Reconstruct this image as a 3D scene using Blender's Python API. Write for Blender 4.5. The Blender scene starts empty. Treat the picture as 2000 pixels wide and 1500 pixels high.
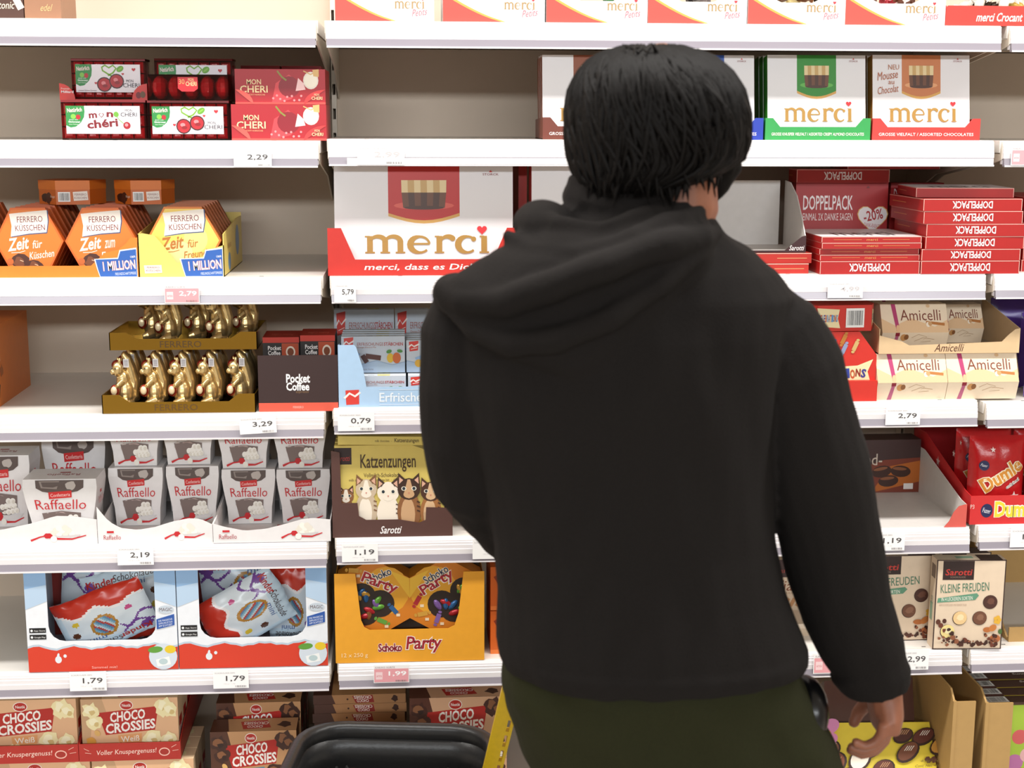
import bpy, bmesh, math, random
import numpy as np
from mathutils import Vector, Matrix, Euler, noise
random.seed(7)
SC = bpy.context.scene
COL = SC.collection

# ------------------------------------------------------------------ camera
FPX, PITCH, YAW, ROLL, CX, DIST, CZ = 2800.0, 0.18226, 0.0729, 0.00308, 0.14394, 2.6456, 1.6
_fw = Vector((math.sin(YAW)*math.cos(PITCH), math.cos(YAW)*math.cos(PITCH), -math.sin(PITCH)))
_r0 = Vector((math.cos(YAW), -math.sin(YAW), 0))
_u0 = _r0.cross(_fw)
_rt = _r0*math.cos(ROLL) + _u0*math.sin(ROLL)
_up = -_r0*math.sin(ROLL) + _u0*math.cos(ROLL)
CAM = Vector((CX, -DIST, CZ))
cam = bpy.data.cameras.new('camera'); camo = bpy.data.objects.new('camera', cam); COL.objects.link(camo)
M = Matrix((( _rt.x, _up.x, -_fw.x), (_rt.y, _up.y, -_fw.y), (_rt.z, _up.z, -_fw.z))).to_4x4()
M.translation = CAM
camo.matrix_world = M
cam.sensor_width = 36; cam.lens = FPX/2000*36; cam.clip_start = .05
cam.dof.use_dof = True; cam.dof.focus_distance = 2.75; cam.dof.aperture_fstop = 5.6
SC.camera = camo

def at(px, py, Y):
    """real point seen at a picture position, on the vertical plane at depth Y"""
    d = _fw*FPX + _rt*(px-1000) + _up*(750-py)
    t = (Y-CAM.y)/d.y
    p = CAM + d*t
    return p.x, p.z
def xat(px, Y, Z):
    v0 = Vector((-CAM.x, Y-CAM.y, Z-CAM.z)); k = (px-1000)/FPX
    return (k*v0.dot(_fw)-v0.dot(_rt))/(_rt.x-k*_fw.x)
def zat(px, py, Y): return at(px, py, Y)[1]

# ------------------------------------------------------------------ light
w = bpy.data.worlds.new('shop_ambient'); SC.world = w; w.use_nodes = True
w.node_tree.nodes['Background'].inputs[0].default_value = (1.0, .83, .64, 1)
w.node_tree.nodes['Background'].inputs[1].default_value = .34
def strip(name, loc, sx, sy, power, col=(1, .97, .93), tilt=0):
    l = bpy.data.lights.new(name, 'AREA'); l.shape = 'RECTANGLE'; l.size = sx; l.size_y = sy
    l.energy = power; l.color = col
    o = bpy.data.objects.new(name, l); COL.objects.link(o); o.location = loc; o.rotation_euler = (tilt, 0, 0)
    return o
strip('ceiling_light_over_aisle_offscreen', (.4, -.78, 2.95), 7, .22, 120)
strip('ceiling_light_far_row_offscreen', (.4, -7.5, 2.95), 8, .30, 255, (.92, .97, 1.0), tilt=math.radians(60))
SC.view_settings.view_transform = 'Standard'; SC.view_settings.look = 'None'
SC.view_settings.gamma = 1; SC.view_settings.use_curve_mapping = False
SC.view_settings.exposure = 0.35

# ------------------------------------------------------------------ materials
def lin(c):
    if isinstance(c, str):
        c = c.lstrip('#'); c = [int(c[i:i+2], 16)/255 for i in (0, 2, 4)]
    return tuple(((x/12.92) if x <= .04045 else ((x+.055)/1.055)**2.4) for x in c)
_mats = {}
def mat(c, rough=.5, metal=0., kind='print'):
    key = (c, rough, metal, kind)
    if key in _mats: return _mats[key]
    m = bpy.data.materials.new(kind+'_'+str(len(_mats))); m.use_nodes = True
    nt = m.node_tree; b = nt.nodes['Principled BSDF']
    col = lin(c)+(1,)
    b.inputs['Base Color'].default_value = col
    b.inputs['Roughness'].default_value = rough; b.inputs['Metallic'].default_value = metal
    if kind in ('card', 'metal', 'cloth', 'foil', 'hair', 'skin', 'plastic'):
        tc = nt.nodes.new('ShaderNodeTexCoord'); n = nt.nodes.new('ShaderNodeTexNoise')
        sc, amt, bump = {'card': (60, .06, .0), 'metal': (9, .05, .0), 'cloth': (420, .25, .25), 'foil': (38, .12, .5),
                         'hair': (160, .4, .2), 'skin': (45, .22, .12), 'plastic': (130, .10, .10)}[kind]
        n.inputs['Scale'].default_value = sc; n.inputs['Detail'].default_value = 3
        nt.links.new(tc.outputs['Object'], n.inputs['Vector'])
        mx = nt.nodes.new('ShaderNodeMix'); mx.data_type = 'RGBA'
        mx.inputs[6].default_value = tuple(x*(1-amt) for x in col[:3])+(1,)
        mx.inputs[7].default_value = tuple(min(1, x*(1+amt)) for x in col[:3])+(1,)
        nt.links.new(n.outputs['Fac'], mx.inputs[0]); nt.links.new(mx.outputs[2], b.inputs['Base Color'])
        if bump:
            bp = nt.nodes.new('ShaderNodeBump'); bp.inputs['Strength'].default_value = bump
            bp.inputs['Distance'].default_value = .004
            nt.links.new(n.outputs['Fac'], bp.inputs['Height']); nt.links.new(bp.outputs['Normal'], b.inputs['Normal'])
    if kind in ('cloth', 'hair'): b.inputs['Specular IOR Level'].default_value = .2 if kind == 'cloth' else .16
    if kind == 'clear':
        t = nt.nodes.new('ShaderNodeBsdfTransparent'); g = nt.nodes.new('ShaderNodeBsdfGlossy')
        g.inputs['Roughness'].default_value = rough; mxs = nt.nodes.new('ShaderNodeMixShader')
        t.inputs[0].default_value = col
        fr = nt.nodes.new('ShaderNodeFresnel'); fr.inputs[0].default_value = 1.35
        nt.links.new(fr.outputs[0], mxs.inputs[0]); nt.links.new(t.outputs[0], mxs.inputs[1]); nt.links.new(g.outputs[0], mxs.inputs[2])
        nt.links.new(mxs.outputs[0], nt.nodes['Material Output'].inputs[0])
    _mats[key] = m
    return m
def card(c, rough=.42): return mat(c, rough, 0, 'card')
def M_(c):
    return c if not isinstance(c, str) else mat(c, .42)

# ------------------------------------------------------------------ lettering
_txt = {}
def text2d(s, bold=0., res=2):
    k = (s, bold, res)
    if k not in _txt:
        c = bpy.data.curves.new('t', 'FONT'); c.body = s; c.size = 1; c.resolution_u = res; c.offset = bold; c.align_x = 'LEFT'
        c.fill_mode = 'FRONT' if hasattr(c, 'fill_mode') else c.fill_mode
        o = bpy.data.objects.new('t', c)
        me = bpy.data.meshes.new_from_object(o)
        vs = [(v.co.x, v.co.y) for v in me.vertices]; fs = [tuple(p.vertices) for p in me.polygons]
        bpy.data.objects.remove(o); bpy.data.curves.remove(c); bpy.data.meshes.remove(me)
        xs = [v[0] for v in vs]; ys = [v[1] for v in vs]
        x0, x1, y0, y1 = min(xs), max(xs), min(ys), max(ys)
        _txt[k] = ([((x-x0)/(x1-x0)-.5, (y-y0)/(y1-y0)-.5) for x, y in vs], fs, (x1-x0)/(y1-y0))
    return _txt[k]

# ------------------------------------------------------------------ things and their parts
class Face:
    """a printable face: origin o, edge vectors u and v (3-D, full length); drawing in 0..1 x 0..1"""
    def __init__(s, th, o, u, v, fn=None, nrm=None):
        s.t = th; s.o = Vector(o); s.u = Vector(u); s.v = Vector(v); s.n = s.u.cross(s.v).normalized()
        s.W = s.u.length; s.H = s.v.length; s.k = 1; s.fn = fn
    def pt(s, a, b):
        if s.fn: return s.fn(a, b, s.k*.00005)
        return s.o + s.u*a + s.v*b + s.n*(.0001+s.k*.00004)
    def poly(s, pts, c, part='printed_picture'):
        s.k += 1
        s.emit(part, pts, [s.pt(a, b) for a, b in pts], [tuple(range(len(pts)))], M_(c))
    def emit(s, part, p2, V, F, m):
        if part not in ('lettering', 'printed_picture'): s.t.add(part, V, F, m); return
        xs = [p[0]*s.W for p in p2]; ys = [p[1]*s.H for p in p2]
        s.t.draws.setdefault((part, id(s)), []).append((min(xs), min(ys), max(xs), max(ys), V, F, m)); s.t.keep.append(s)
    def rect(s, a0, b0, a1, b1, c, part='printed_picture'): s.poly([(a0, b0), (a1, b0), (a1, b1), (a0, b1)], c, part)
    def ell(s, a, b, ra, rb, c, rot=0, n=16, part='printed_picture', a0=0, a1=360):
        pts = []
        for i in range(n if a1-a0 >= 360 else n+1):
            t = math.radians(a0+(a1-a0)*i/n); x = ra*s.W*math.cos(t); y = rb*s.H*math.sin(t)
            cr, sr = math.cos(math.radians(rot)), math.sin(math.radians(rot))
            pts.append((a+(x*cr-y*sr)/s.W, b+(x*sr+y*cr)/s.H))
        s.poly(pts, c, part)
    def circ(s, a, b, r, c, n=16, part='printed_picture'):     # r in metres
        s.ell(a, b, r/s.W, r/s.H, c, 0, n, part)
    def blob(s, a, b, r, c, seed=0, n=13, sq=1., part='printed_picture'):
        rd = random.Random(seed); pts = []
        for i in range(n):
            t = 2*math.pi*i/n; q = r*(.7+.5*rd.random())
            pts.append((a+q*math.cos(t)/s.W, b+sq*q*math.sin(t)/s.H))
        s.poly(pts, c, part)
    def line(s, pts, wd, c, part='printed_picture'):            # wd in metres
        P = [(a*s.W, b*s.H) for a, b in pts]; L, R = [], []
        for i, p in enumerate(P):
            q0 = P[max(0, i-1)]; q1 = P[min(len(P)-1, i+1)]
            dx, dy = q1[0]-q0[0], q1[1]-q0[1]; l = math.hypot(dx, dy) or 1
            ww = wd/2 if not callable(wd) else wd(i/(len(P)-1))/2
            L.append(((p[0]-dy/l*ww)/s.W, (p[1]+dx/l*ww)/s.H)); R.append(((p[0]+dy/l*ww)/s.W, (p[1]-dx/l*ww)/s.H))
        s.k += 1
        V = [s.pt(*p) for p in L+R]; n = len(P)
        s.emit(part, L+R, V, [(i, n+i, n+i+1, i+1) for i in range(n-1)], M_(c))
    def text(s, st, a0, b0, a1, b1, c, rot=0, shear=0., bold=0., outline=None, ow=.03, part='lettering', fit=True):
        if not st.strip(): return
        for pas in ((1, 0) if outline else (0,)):
            vs, fs, asp = text2d(st, bold+(ow if pas else 0))
            s.k += 1
            w_, h_ = (a1-a0)*s.W, (b1-b0)*s.H
            if pas: w_ += ow*h_*1.6; h_ += ow*h_*1.6
            ca, cb = (a0+a1)/2, (b0+b1)/2; cr, sr = math.cos(math.radians(rot)), math.sin(math.radians(rot))
            V = []; p2 = []
            for x, y in vs:
                X, Y = (x*w_+shear*y*h_), y*h_
                p2.append((ca+(X*cr-Y*sr)/s.W, cb+(X*sr+Y*cr)/s.H)); V.append(s.pt(*p2[-1]))
            s.emit(part, p2, V, fs, M_(outline if pas else c))
    def heart(s, a, b, r, c, part='printed_picture'):
        pts = []
        for i in range(24):
            t = 2*math.pi*i/24
            pts.append((a+r*(16*math.sin(t)**3)/16/s.W, b+r*(13*math.cos(t)-5*math.cos(2*t)-2*math.cos(3*t)-math.cos(4*t))/16/s.H))
        s.poly(pts[::-1], c, part)
    def barcode(s, a0, b0, a1, b1, n=16, seed=1):
        s.rect(a0, b0, a1, b1, '#f2f2f0'); rd = random.Random(seed)
        for i in range(n):
            x = a0+(a1-a0)*(.08+.84*i/n); s.rect(x, b0+(b1-b0)*.12, x+(a1-a0)*rd.choice((.015, .03))*16/n*.9, b0+(b1-b0)*.88, '#222222', 'bar_code')

class Thing:
    def __init__(s, name, label=None, cat=None, loc=(0, 0, 0), rz=0, rx=0, ry=0, group=None, kind=None):
        s.e = bpy.data.objects.new(name, None); COL.objects.link(s.e); s.e.empty_display_size = .02
        s.e.location = loc; s.e.rotation_euler = (math.radians(rx), math.radians(ry), math.radians(rz))
        if label: s.e['label'] = label
        if cat: s.e['category'] = cat
        if group: s.e['group'] = group
        if kind: s.e['kind'] = kind
        s.parts = {}; s.smooth = set(); s.sub = {}; s.lab = {}; s.draws = {}; s.keep = []
    def add(s, part, verts, faces, m):
        P = s.parts.setdefault(part, [[], [], [], []])
        o = len(P[0]); P[0].extend([tuple(v) for v in verts]); P[1].extend([tuple(o+i for i in f) for f in faces])
        if m not in P[3]: P[3].append(m)
        P[2].extend([P[3].index(m)]*len(faces))
    def box(s, part, x0, x1, y0, y1, z0, z1, m, ch=0.):
        m = M_(m)
        v = [(x, y, z) for z in (z0, z1) for y in (y0, y1) for x in (x0, x1)]
        s.add(part, v, [(0, 2, 3, 1), (4, 5, 7, 6), (0, 1, 5, 4), (2, 6, 7, 3), (0, 4, 6, 2), (1, 3, 7, 5)], m)
    def prism(s, part, pts, y0, y1, m, ax='y'):
        """outline (a,b) extruded: ax y -> (a=x,b=z); x -> (a=y,b=z); z -> (a=x,b=y)"""
        m = M_(m); n = len(pts)
        f = {'y': lambda a, b, t: (a, t, b), 'x': lambda a, b, t: (t, a, b), 'z': lambda a, b, t: (a, b, t)}[ax]
        v = [f(a, b, y0) for a, b in pts]+[f(a, b, y1) for a, b in pts]
        area = sum(pts[i][0]*pts[(i+1) % n][1]-pts[(i+1) % n][0]*pts[i][1] for i in range(n))
        fs = [tuple(range(n)), tuple(range(2*n-1, n-1, -1))]+[(i, i+n, (i+1) % n+n, (i+1) % n) for i in range(n)]
        if (area < 0) != (ax == 'z'): fs = [q[::-1] for q in fs]
        s.add(part, v, fs, m)
    def face(s, o, u, v, fn=None): return Face(s, o, u, v, fn)
    def front(s, w, h, y=0, z=0): return s.face((-w/2, y, z), (w, 0, 0), (0, 0, h))
    def top(s, w, d, z, y=0): return s.face((-w/2, y, z), (w, 0, 0), (0, d, 0))
    def right(s, d, h, x, y=0, z=0): return s.face((x, y, z), (0, d, 0), (0, 0, h))
    def left(s, d, h, x, y=0, z=0): return s.face((x, y+d, z), (0, -d, 0), (0, 0, h))
    def flush(s):
        """print that hangs together becomes one part; scattered specks share one part"""
        k = 0; g = .0035
        for (part, fid), L in s.draws.items():
            par = list(range(len(L)))
            def find(i):
                while par[i] != i: par[i] = par[par[i]]; i = par[i]
                return i
            for i in range(len(L)):
                for j in range(i):
                    A, B = L[i], L[j]
                    if A[0]-g < B[2] and B[0]-g < A[2] and A[1]-g < B[3] and B[1]-g < A[3]: par[find(i)] = find(j)
            cl = {}
            for i in range(len(L)): cl.setdefault(find(i), []).append(L[i])
            for c in cl.values():
                big = max(max(d[2] for d in c)-min(d[0] for d in c), max(d[3] for d in c)-min(d[1] for d in c))
                k += 1; nm = '%s#%d' % (part, k) if big > .016 else ('fine_print' if part == 'lettering' else 'printed_speck')+'#%d' % fid
                for d in c: s.add(nm, d[4], d[5], d[6])
        s.draws = {}
    def done(s):
        s.obs = {}; s.flush()
        for key, (v, f, mi, ms) in s.parts.items():
            nm = key.split('#')[0]
            me = bpy.data.meshes.new(nm); me.from_pydata(v, [], f); me.update()
            for m in ms: me.materials.append(m)
            me.polygons.foreach_set('material_index', mi)
            if nm in s.smooth: me.polygons.foreach_set('use_smooth', [True]*len(f))
            o = bpy.data.objects.new(nm, me); COL.objects.link(o); o.parent = s.e
            if nm in s.lab: o['label'] = s.lab[nm]
            if nm in ('fine_print', 'printed_speck'): o['kind'] = 'stuff'
            s.obs[key] = o
        for ch, pa in s.sub.items():
            if ch in s.obs and pa in s.obs: s.obs[ch].parent = s.obs[pa]
        return s
def copy_thing(e, loc, label=None, rz=None):
    c = e.copy(); COL.objects.link(c); c.location = loc
    if label: c['label'] = label
    if rz is not None: c.rotation_euler.z = math.radians(rz)
    for ch in e.children:
        d = ch.copy(); COL.objects.link(d); d.parent = c
        for g in ch.children:
            h = g.copy(); COL.objects.link(h); h.parent = d
    return c
def remesh_object(name, verts, faces, m, voxel, parent=None, smooth=2):
    me = bpy.data.meshes.new(name); me.from_pydata(verts, [], faces); me.update()
    o = bpy.data.objects.new(name, me); COL.objects.link(o)
    md = o.modifiers.new('r', 'REMESH'); md.mode = 'VOXEL'; md.voxel_size = voxel; md.use_smooth_shade = True
    if smooth:
        sm = o.modifiers.new('s', 'SMOOTH'); sm.factor = .5; sm.iterations = smooth
    dg = bpy.context.evaluated_depsgraph_get(); dg.update()
    me2 = bpy.data.meshes.new_from_object(o.evaluated_get(dg)); me2.name = name
    o.modifiers.clear(); o.data = me2; bpy.data.meshes.remove(me)
    me2.materials.clear(); me2.materials.append(m)
    me2.polygons.foreach_set('use_smooth', [True]*len(me2.polygons))
    if parent: o.parent = parent
    return o
# loose shape helpers returning (verts, faces)
def ellipsoid(c, r, rot=None, nu=16, nv=10):
    V, F = [], []
    R = Euler([math.radians(a) for a in rot]).to_matrix() if rot else Matrix.Identity(3)
    for j in range(nv+1):
        p = math.pi*j/nv
        for i in range(nu):
            t = 2*math.pi*i/nu
            q = R @ Vector((r[0]*math.sin(p)*math.cos(t), r[1]*math.sin(p)*math.sin(t), r[2]*math.cos(p)))
            V.append(tuple(Vector(c)+q))
    for j in range(nv):
        for i in range(nu):
            a, b = j*nu+i, j*nu+(i+1) % nu
            F.append((a, a+nu, b+nu, b))
    return V, F
def tube(pts, rad, n=10, squash=None, cap=True):
    """tube through pts with a radius per point"""
    P = [Vector(p) for p in pts]; V, F = [], []
    up = Vector((0, 0, 1))
    prev = None
    for i, p in enumerate(P):
        d = (P[min(i+1, len(P)-1)]-P[max(i-1, 0)]).normalized()
        if prev is None:
            a = d.cross(up if abs(d.z) < .9 else Vector((0, 1, 0))).normalized()
        else:
            a = (prev-d*prev.dot(d)).normalized()
        prev = a; b = d.cross(a)
        r = rad[i] if not isinstance(rad, (int, float)) else rad
        ra, rb = r if isinstance(r, tuple) else (r, r)
        for k in range(n):
            t = 2*math.pi*k/n
            V.append(tuple(p+a*ra*math.cos(t)+b*rb*math.sin(t)))
    for i in range(len(P)-1):
        for k in range(n):
            F.append((i*n+k, i*n+(k+1) % n, (i+1)*n+(k+1) % n, (i+1)*n+k))
    if cap:
        F.append(tuple(range(n-1, -1, -1))); F.append(tuple((len(P)-1)*n+k for k in range(n)))
    return V, F
def rings(rs, n=28, cap=True):
    """loft of horizontal superellipse rings: (cx, cy, cz, rx, ry, rotz_deg, power[, tilt_y]))"""
    V, F = [], []
    for r in rs:
        cx, cy, cz, rx, ry = r[:5]; rot = math.radians(r[5]) if len(r) > 5 else 0; pw = r[6] if len(r) > 6 else 2.
        sx = r[7] if len(r) > 7 else 0.; sy = r[8] if len(r) > 8 else 0.
        for k in range(n):
            t = 2*math.pi*k/n; c, s_ = math.cos(t), math.sin(t)
            x = rx*math.copysign(abs(c)**(2/pw), c); y = ry*math.copysign(abs(s_)**(2/pw), s_)
            X, Y = x*math.cos(rot)-y*math.sin(rot), x*math.sin(rot)+y*math.cos(rot)
            V.append((cx+X, cy+Y, cz+sx*X+sy*Y))
    m = len(rs)
    for i in range(m-1):
        for k in range(n):
            F.append((i*n+k, i*n+(k+1) % n, (i+1)*n+(k+1) % n, (i+1)*n+k))
    if cap:
        F.append(tuple(range(n-1, -1, -1))); F.append(tuple((m-1)*n+k for k in range(n)))
    return V, F
def merge(*vf):
    V, F = [], []
    for v, f in vf:
        o = len(V); V += list(v); F += [tuple(o+i for i in q) for q in f]
    return V, F
# ------------------------------------------------------------------ shelving
ZB = [1.72597, 1.51765, 1.26789, 1.02217, 0.76889, 0.5185]          # underside of each front rail, middle bay
BAYOFF = {1: [0, -.003, 0, -.0066, -.005, -.002], 2: [0]*6, 3: [0, -.001, .001, -.004, .004, .001]}
BAYX = {1: (-1.262, -.012), 2: (0, 1.24), 3: (1.252, 2.49)}
RAIL_H = .047
def top_of(bay, i): return ZB[i]+BAYOFF[bay][i]+RAIL_H
BASE_Z = .245
white = mat('#e6e2dc', .38, 0, 'metal'); railw = mat('#e6e2e4', .35, 0, 'metal'); strip_m = mat('#958f99', .22, 0, 'metal'); strip_w = mat('#efedec', .3, 0, 'metal')
cream = mat('#d9cfc0', .5, 0, 'metal'); backm = mat('#c9b8a6', .6, 0, 'metal'); dark = mat('#151313', .5)
floor = Thing('floor', 'pale shop floor tiles in front of the shelving', 'floor', kind='structure')
fm = mat('#b9b2a8', .35, 0, 'metal'); fj = mat('#8d877e', .6)
floor.box('floor_bed', -3.2, 3.8, -4.6, .7, -.03, -.004, fj)
k = 0
for ix in range(12):
    for iy in range(9):
        x = -3.2+ix*.583; y = -4.6+iy*.588
        floor.box('tile#%d' % k, x+.002, x+.581, y+.002, y+.586, -.012, 0, fm); k += 1
floor.done()
shelf_holds = {
 1: ['the brown chocolate cartons', 'the red cherry praline packs', 'the orange hexagonal boxes', 'the gold squirrel figures', 'the white coconut praline boxes', 'the blue and red bag displays'],
 2: ['the row of white and red praline bag trays', 'the four standing white boxes in coloured trays', 'the red double packs', 'the pale blue stick boxes', 'the yellow kitten box', 'the orange party display'],
 3: ['the red crunch tray end', 'nothing but a bare back panel', 'the last red double packs', 'the purple bags', 'the red toffee bag tray', 'the brown corrugated divider']}
for bay in (1, 2, 3):
    x0, x1 = BAYX[bay]
    bp = Thing('back_panel', 'beige metal back panels of the shelving bay behind ' + {1: 'the cherry and coconut pralines', 2: 'the shopper', 3: 'the toffee bags'}[bay], 'back panel', (0, .452, 0))
    zz = [0.02]+[ZB[i]+BAYOFF[bay][i]+.02 for i in (5, 4, 3, 2, 1, 0)]+[2.1]
    for j in range(len(zz)-1):
        bp.box('panel#%d' % j, x0-.005, x1+.005, 0, .012, zz[j]+.001, zz[j+1]-.001, backm)
    bp.done()
    for i in range(7):
        if i < 6: zb = ZB[i]+BAYOFF[bay][i]; lab = 'white metal shop shelf carrying '+shelf_holds[bay][i]
        else: zb = BASE_Z-RAIL_H; lab = 'white metal base shelf under '+{1: 'the pale crisp chocolate boxes', 2: 'the dark crisp chocolate boxes', 3: 'the brown corrugated cartons'}[bay]
        t = Thing('shop_shelf', lab, 'shelf', (0, 0, zb), group='white metal shelves of the shelving')
        t.box('shelf_plate', x0, x1, .004, .452, RAIL_H-.022, RAIL_H, white)
        # front rail: ribbed aluminium profile over a clear label strip
        prof = [(.004, RAIL_H-.001), (-.003, RAIL_H-.0015), (-.0055, RAIL_H-.006), (-.0055, RAIL_H-.0085), (-.0075, RAIL_H-.0095), (-.0075, RAIL_H-.0135),
                (-.0088, RAIL_H-.0145), (-.0088, RAIL_H-.0215), (-.0105, RAIL_H-.0225), (-.0105, .0150), (-.004, .0135), (-.004, .004), (.004, .004)]
        t.prism('front_rail', prof, x0+.003, x1-.003, railw, 'x')
        t.prism('label_strip', [(-.0045, .0145), (-.0115, .0148), (-.0135, .0030), (-.0150, .0018), (-.0150, 0), (-.0045, 0)], x0+.004, x1-.004, strip_m, 'x')
        if i == 1 and bay == 2: t.box('paper_insert', xat(678, -.015, zb), x1-.006, -.0158, -.0148, .0025, .0138, strip_w)
        t.box('strip_edge', x0+.004, x1-.004, -.0156, -.0125, -.0006, .0022, railw)
        for q, xe in enumerate((x0+.0015, x1-.0045)):
            t.prism('bracket#%d' % q, [(-.004, RAIL_H-.002), (-.004, .012), (.03, .006), (.28, -.026), (.452, -.085), (.452, RAIL_H-.024), (.004, RAIL_H-.024)], xe, xe+.003, cream, 'x')
        for q in range(5):       # little hook slots along the front edge, hole shade painted as dark marks
            xs = x0+.1+q*(x1-x0-.2)/4+.03*math.sin(q*7+i*3+bay)
            t.box('painted_hook_slot#%d' % q, xs-.004, xs+.004, .012, .0145, RAIL_H-.0005, RAIL_H+.0003, dark)
        t.done()
for n, xp in enumerate((-1.268, -.006, 1.246, 2.496)):
    t = Thing('upright_post', 'slotted steel upright post ' + ('at the end of the shelving by the brown cartons', 'between the cherry pralines and the bare shelf', 'right of the four standing white boxes', 'at the end of the shelving past the toffee bags')[n], 'post', (xp, .425, 0))
    for sx in (-1, 1):
        t.box('post', min(sx*.003, sx*.005), max(sx*.003, sx*.005), 0, .002, 0, 2.1, cream); t.box('post', min(sx*.0035, sx*.005), max(sx*.0035, sx*.005), .002, .027, 0, 2.1, cream)
    t.box('post', -.003, .003, 0, .002, 0, .05, cream)
    for j in range(42):
        z = .05+j*.05
        t.box('post', -.003, .003, 0, .002, z+.022, min(z+.05, 2.1), cream)
    t.done()
# ------------------------------------------------------------------ price tags
def price_tag(px0, px1, py0, py1, txt, label, bay, i, pink=False, rot=0, faint=False, bars=True):
    Y = -.0165
    xa, za = at(px0, py1, Y); xb, zb = at(px1, py0, Y)
    w, h = xb-xa, zb-za
    t = Thing('price_tag', label, 'price tag', ((xa+xb)/2, Y, za), ry=rot)
    t.box('card', -w/2, w/2, -.0006, .0012, 0, h, '#f7f6f6')
    f = t.front(w, h, -.0008)
    g = '#c9c4c6' if faint else '#4a4648'
    if pink:
        f.rect(.02, .05, .98, .8, '#e9a3aa'); f.rect(.06, .2, .25, .62, '#f5d5d8'); f.text(txt, .42, .36, .92, .66, '#ffffff', bold=.02)
        f.text('AKTION', .08, .34, .23, .44, '#d8707c')
        f.text('KAKAO SORTE', .05, .84, .6, .93, '#a08c90')
    else:
        f.text(txt, .36, .36, .90, .68, g, bold=.008)
        f.text('SCHOKOLADE 200G', .05, .80, .62, .87, '#aaa4a6'); f.text('100 g = 1,46', .3, .22, .62, .28, '#c4c0c2')
    if bars:
        rd = random.Random(px0)
        for q in range(12): f.rect(.62+q*.027, .06, .62+q*.027+rd.choice((.008, .015)), .16, '#7d7678', 'bar_code')
    t.done()
tags = [
 (457, 530, 290, 326, '2,29', 'white price tag reading 2,29 below the cherry boxes', 1, 1, 0),
 (322, 389, 556, 592, '2,79', 'pink offer price tag reading 2,79 below the yellow hexagonal box', 1, 2, 1),
 (469, 540, 812, 847, '3,29', 'white tilted price tag reading 3,29 below the coffee praline display', 1, 3, 0),
 (230, 299, 1066, 1104, '2,19', 'white price tag reading 2,19 below the coconut praline boxes', 1, 4, 0),
 (137, 207, 1311, 1350, '1,79', 'white price tag reading 1,79 below the bag display at the bare shelf end', 1, 5, 0),
 (417, 485, 1307, 1345, '1,79', 'white price tag reading 1,79 below the bag display beside the upright', 1, 5, 0),
 (653, 695, 552, 591, '5,79', 'white price tag reading 5,79 below the big red tray', 2, 2, 0),
 (660, 731, 804, 842, '0,79', 'white price tag reading 0,79 below the pale blue tray', 2, 3, 0),
 (668, 738, 1061, 1098, '1,19', 'white price tag reading 1,19 below the kitten box', 2, 4, 0),
 (923, 992, 1052, 1092, '0,79', 'white price tag reading 0, partly hidden beside the shopper elbow', 2, 4, 0),
 (730, 799, 1298, 1334, '1,99', 'pink and white offer tag reading 1,99 below the orange party display', 2, 5, 1),
 (1616, 1686, 549, 582, '4,99', 'white price tag with pale print reading 4,99 below the double packs', 2, 2, 2),
 (1729, 1798, 796, 830, '2,79', 'white price tag reading 2,79 below the cream wafer boxes', 2, 3, 0),
 (1700, 1768, 1038, 1076, '1,19', 'white price tag reading 1,19 below the empty white tray', 2, 4, 0),
 (1588, 1660, 1276, 1316, '1,49', 'red and white offer tag beside the shopper sleeve', 2, 5, 1),
 (1748, 1815, 1268, 1309, '2,99', 'white price tag reading 2,99 below the cream biscuit boxes', 2, 5, 0),
 (1972, 2040, 1030, 1069, '1,99', 'white price tag below the red toffee tray', 3, 4, 0),
 (1974, 2040, 286, 323, '1,99', 'pink and white offer tag on the rail beside the bare panel', 3, 1, 1),
 (698, 790, 284, 322, '2,99', 'blank looking white price tag with faded 2,99 under the empty shelf', 2, 1, 2)]
for a in tags: price_tag(*a[:6], a[6], a[7], pink=a[8] == 1, faint=a[8] == 2, rot=(-3 if a[4] == '3,29' else 0))
wb = Thing('wall_back', kind='structure'); wb.box('wall', -3.2, 3.8, .50, .56, 0, 3.1, backm); wb.done()
# ------------------------------------------------------------------ product helpers
ORD = ['front', 'second', 'third', 'fourth', 'fifth', 'sixth', 'seventh', 'eighth', 'ninth', 'tenth', 'eleventh', 'twelfth']
def span(px0, px1, Y, base):
    a, b = xat(px0, Y, base), xat(px1, Y, base)
    return (a+b)/2, b-a
def tray(name, label, cx, Y, base, w, d, col, inner, front_pts, back_h, side_pts=None, group=None, rz=0, art=None, floor_on=True):
    """open cardboard display tray: front outline in (x,z) metres about its centre"""
    t = Thing(name, label, 'display tray', (cx, Y, base), rz=rz, group=group)
    c = card(col); ci = card(inner); k = .0016
    t.prism('front_panel', front_pts, 0, k, c)
    t.box('tray_base', -w/2, w/2, k, d, 0, .0015, ci)
    hl = max(p[1] for p in front_pts if p[0] < -w*.4); hr = max(p[1] for p in front_pts if p[0] > w*.4)
    sp = side_pts or [(k, 0), (d-k, 0), (d-k, back_h), (k, hl)]
    t.prism('side_panel#1', sp, -w/2, -w/2+k, c, 'x')
    t.prism('side_panel#2', sp, w/2-k, w/2, c, 'x')
    t.box('back_panel', -w/2, w/2, d-k, d, 0, back_h, ci)
    if art: art(t)
    return t.done()
GOLD = '#a67c33'
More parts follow.
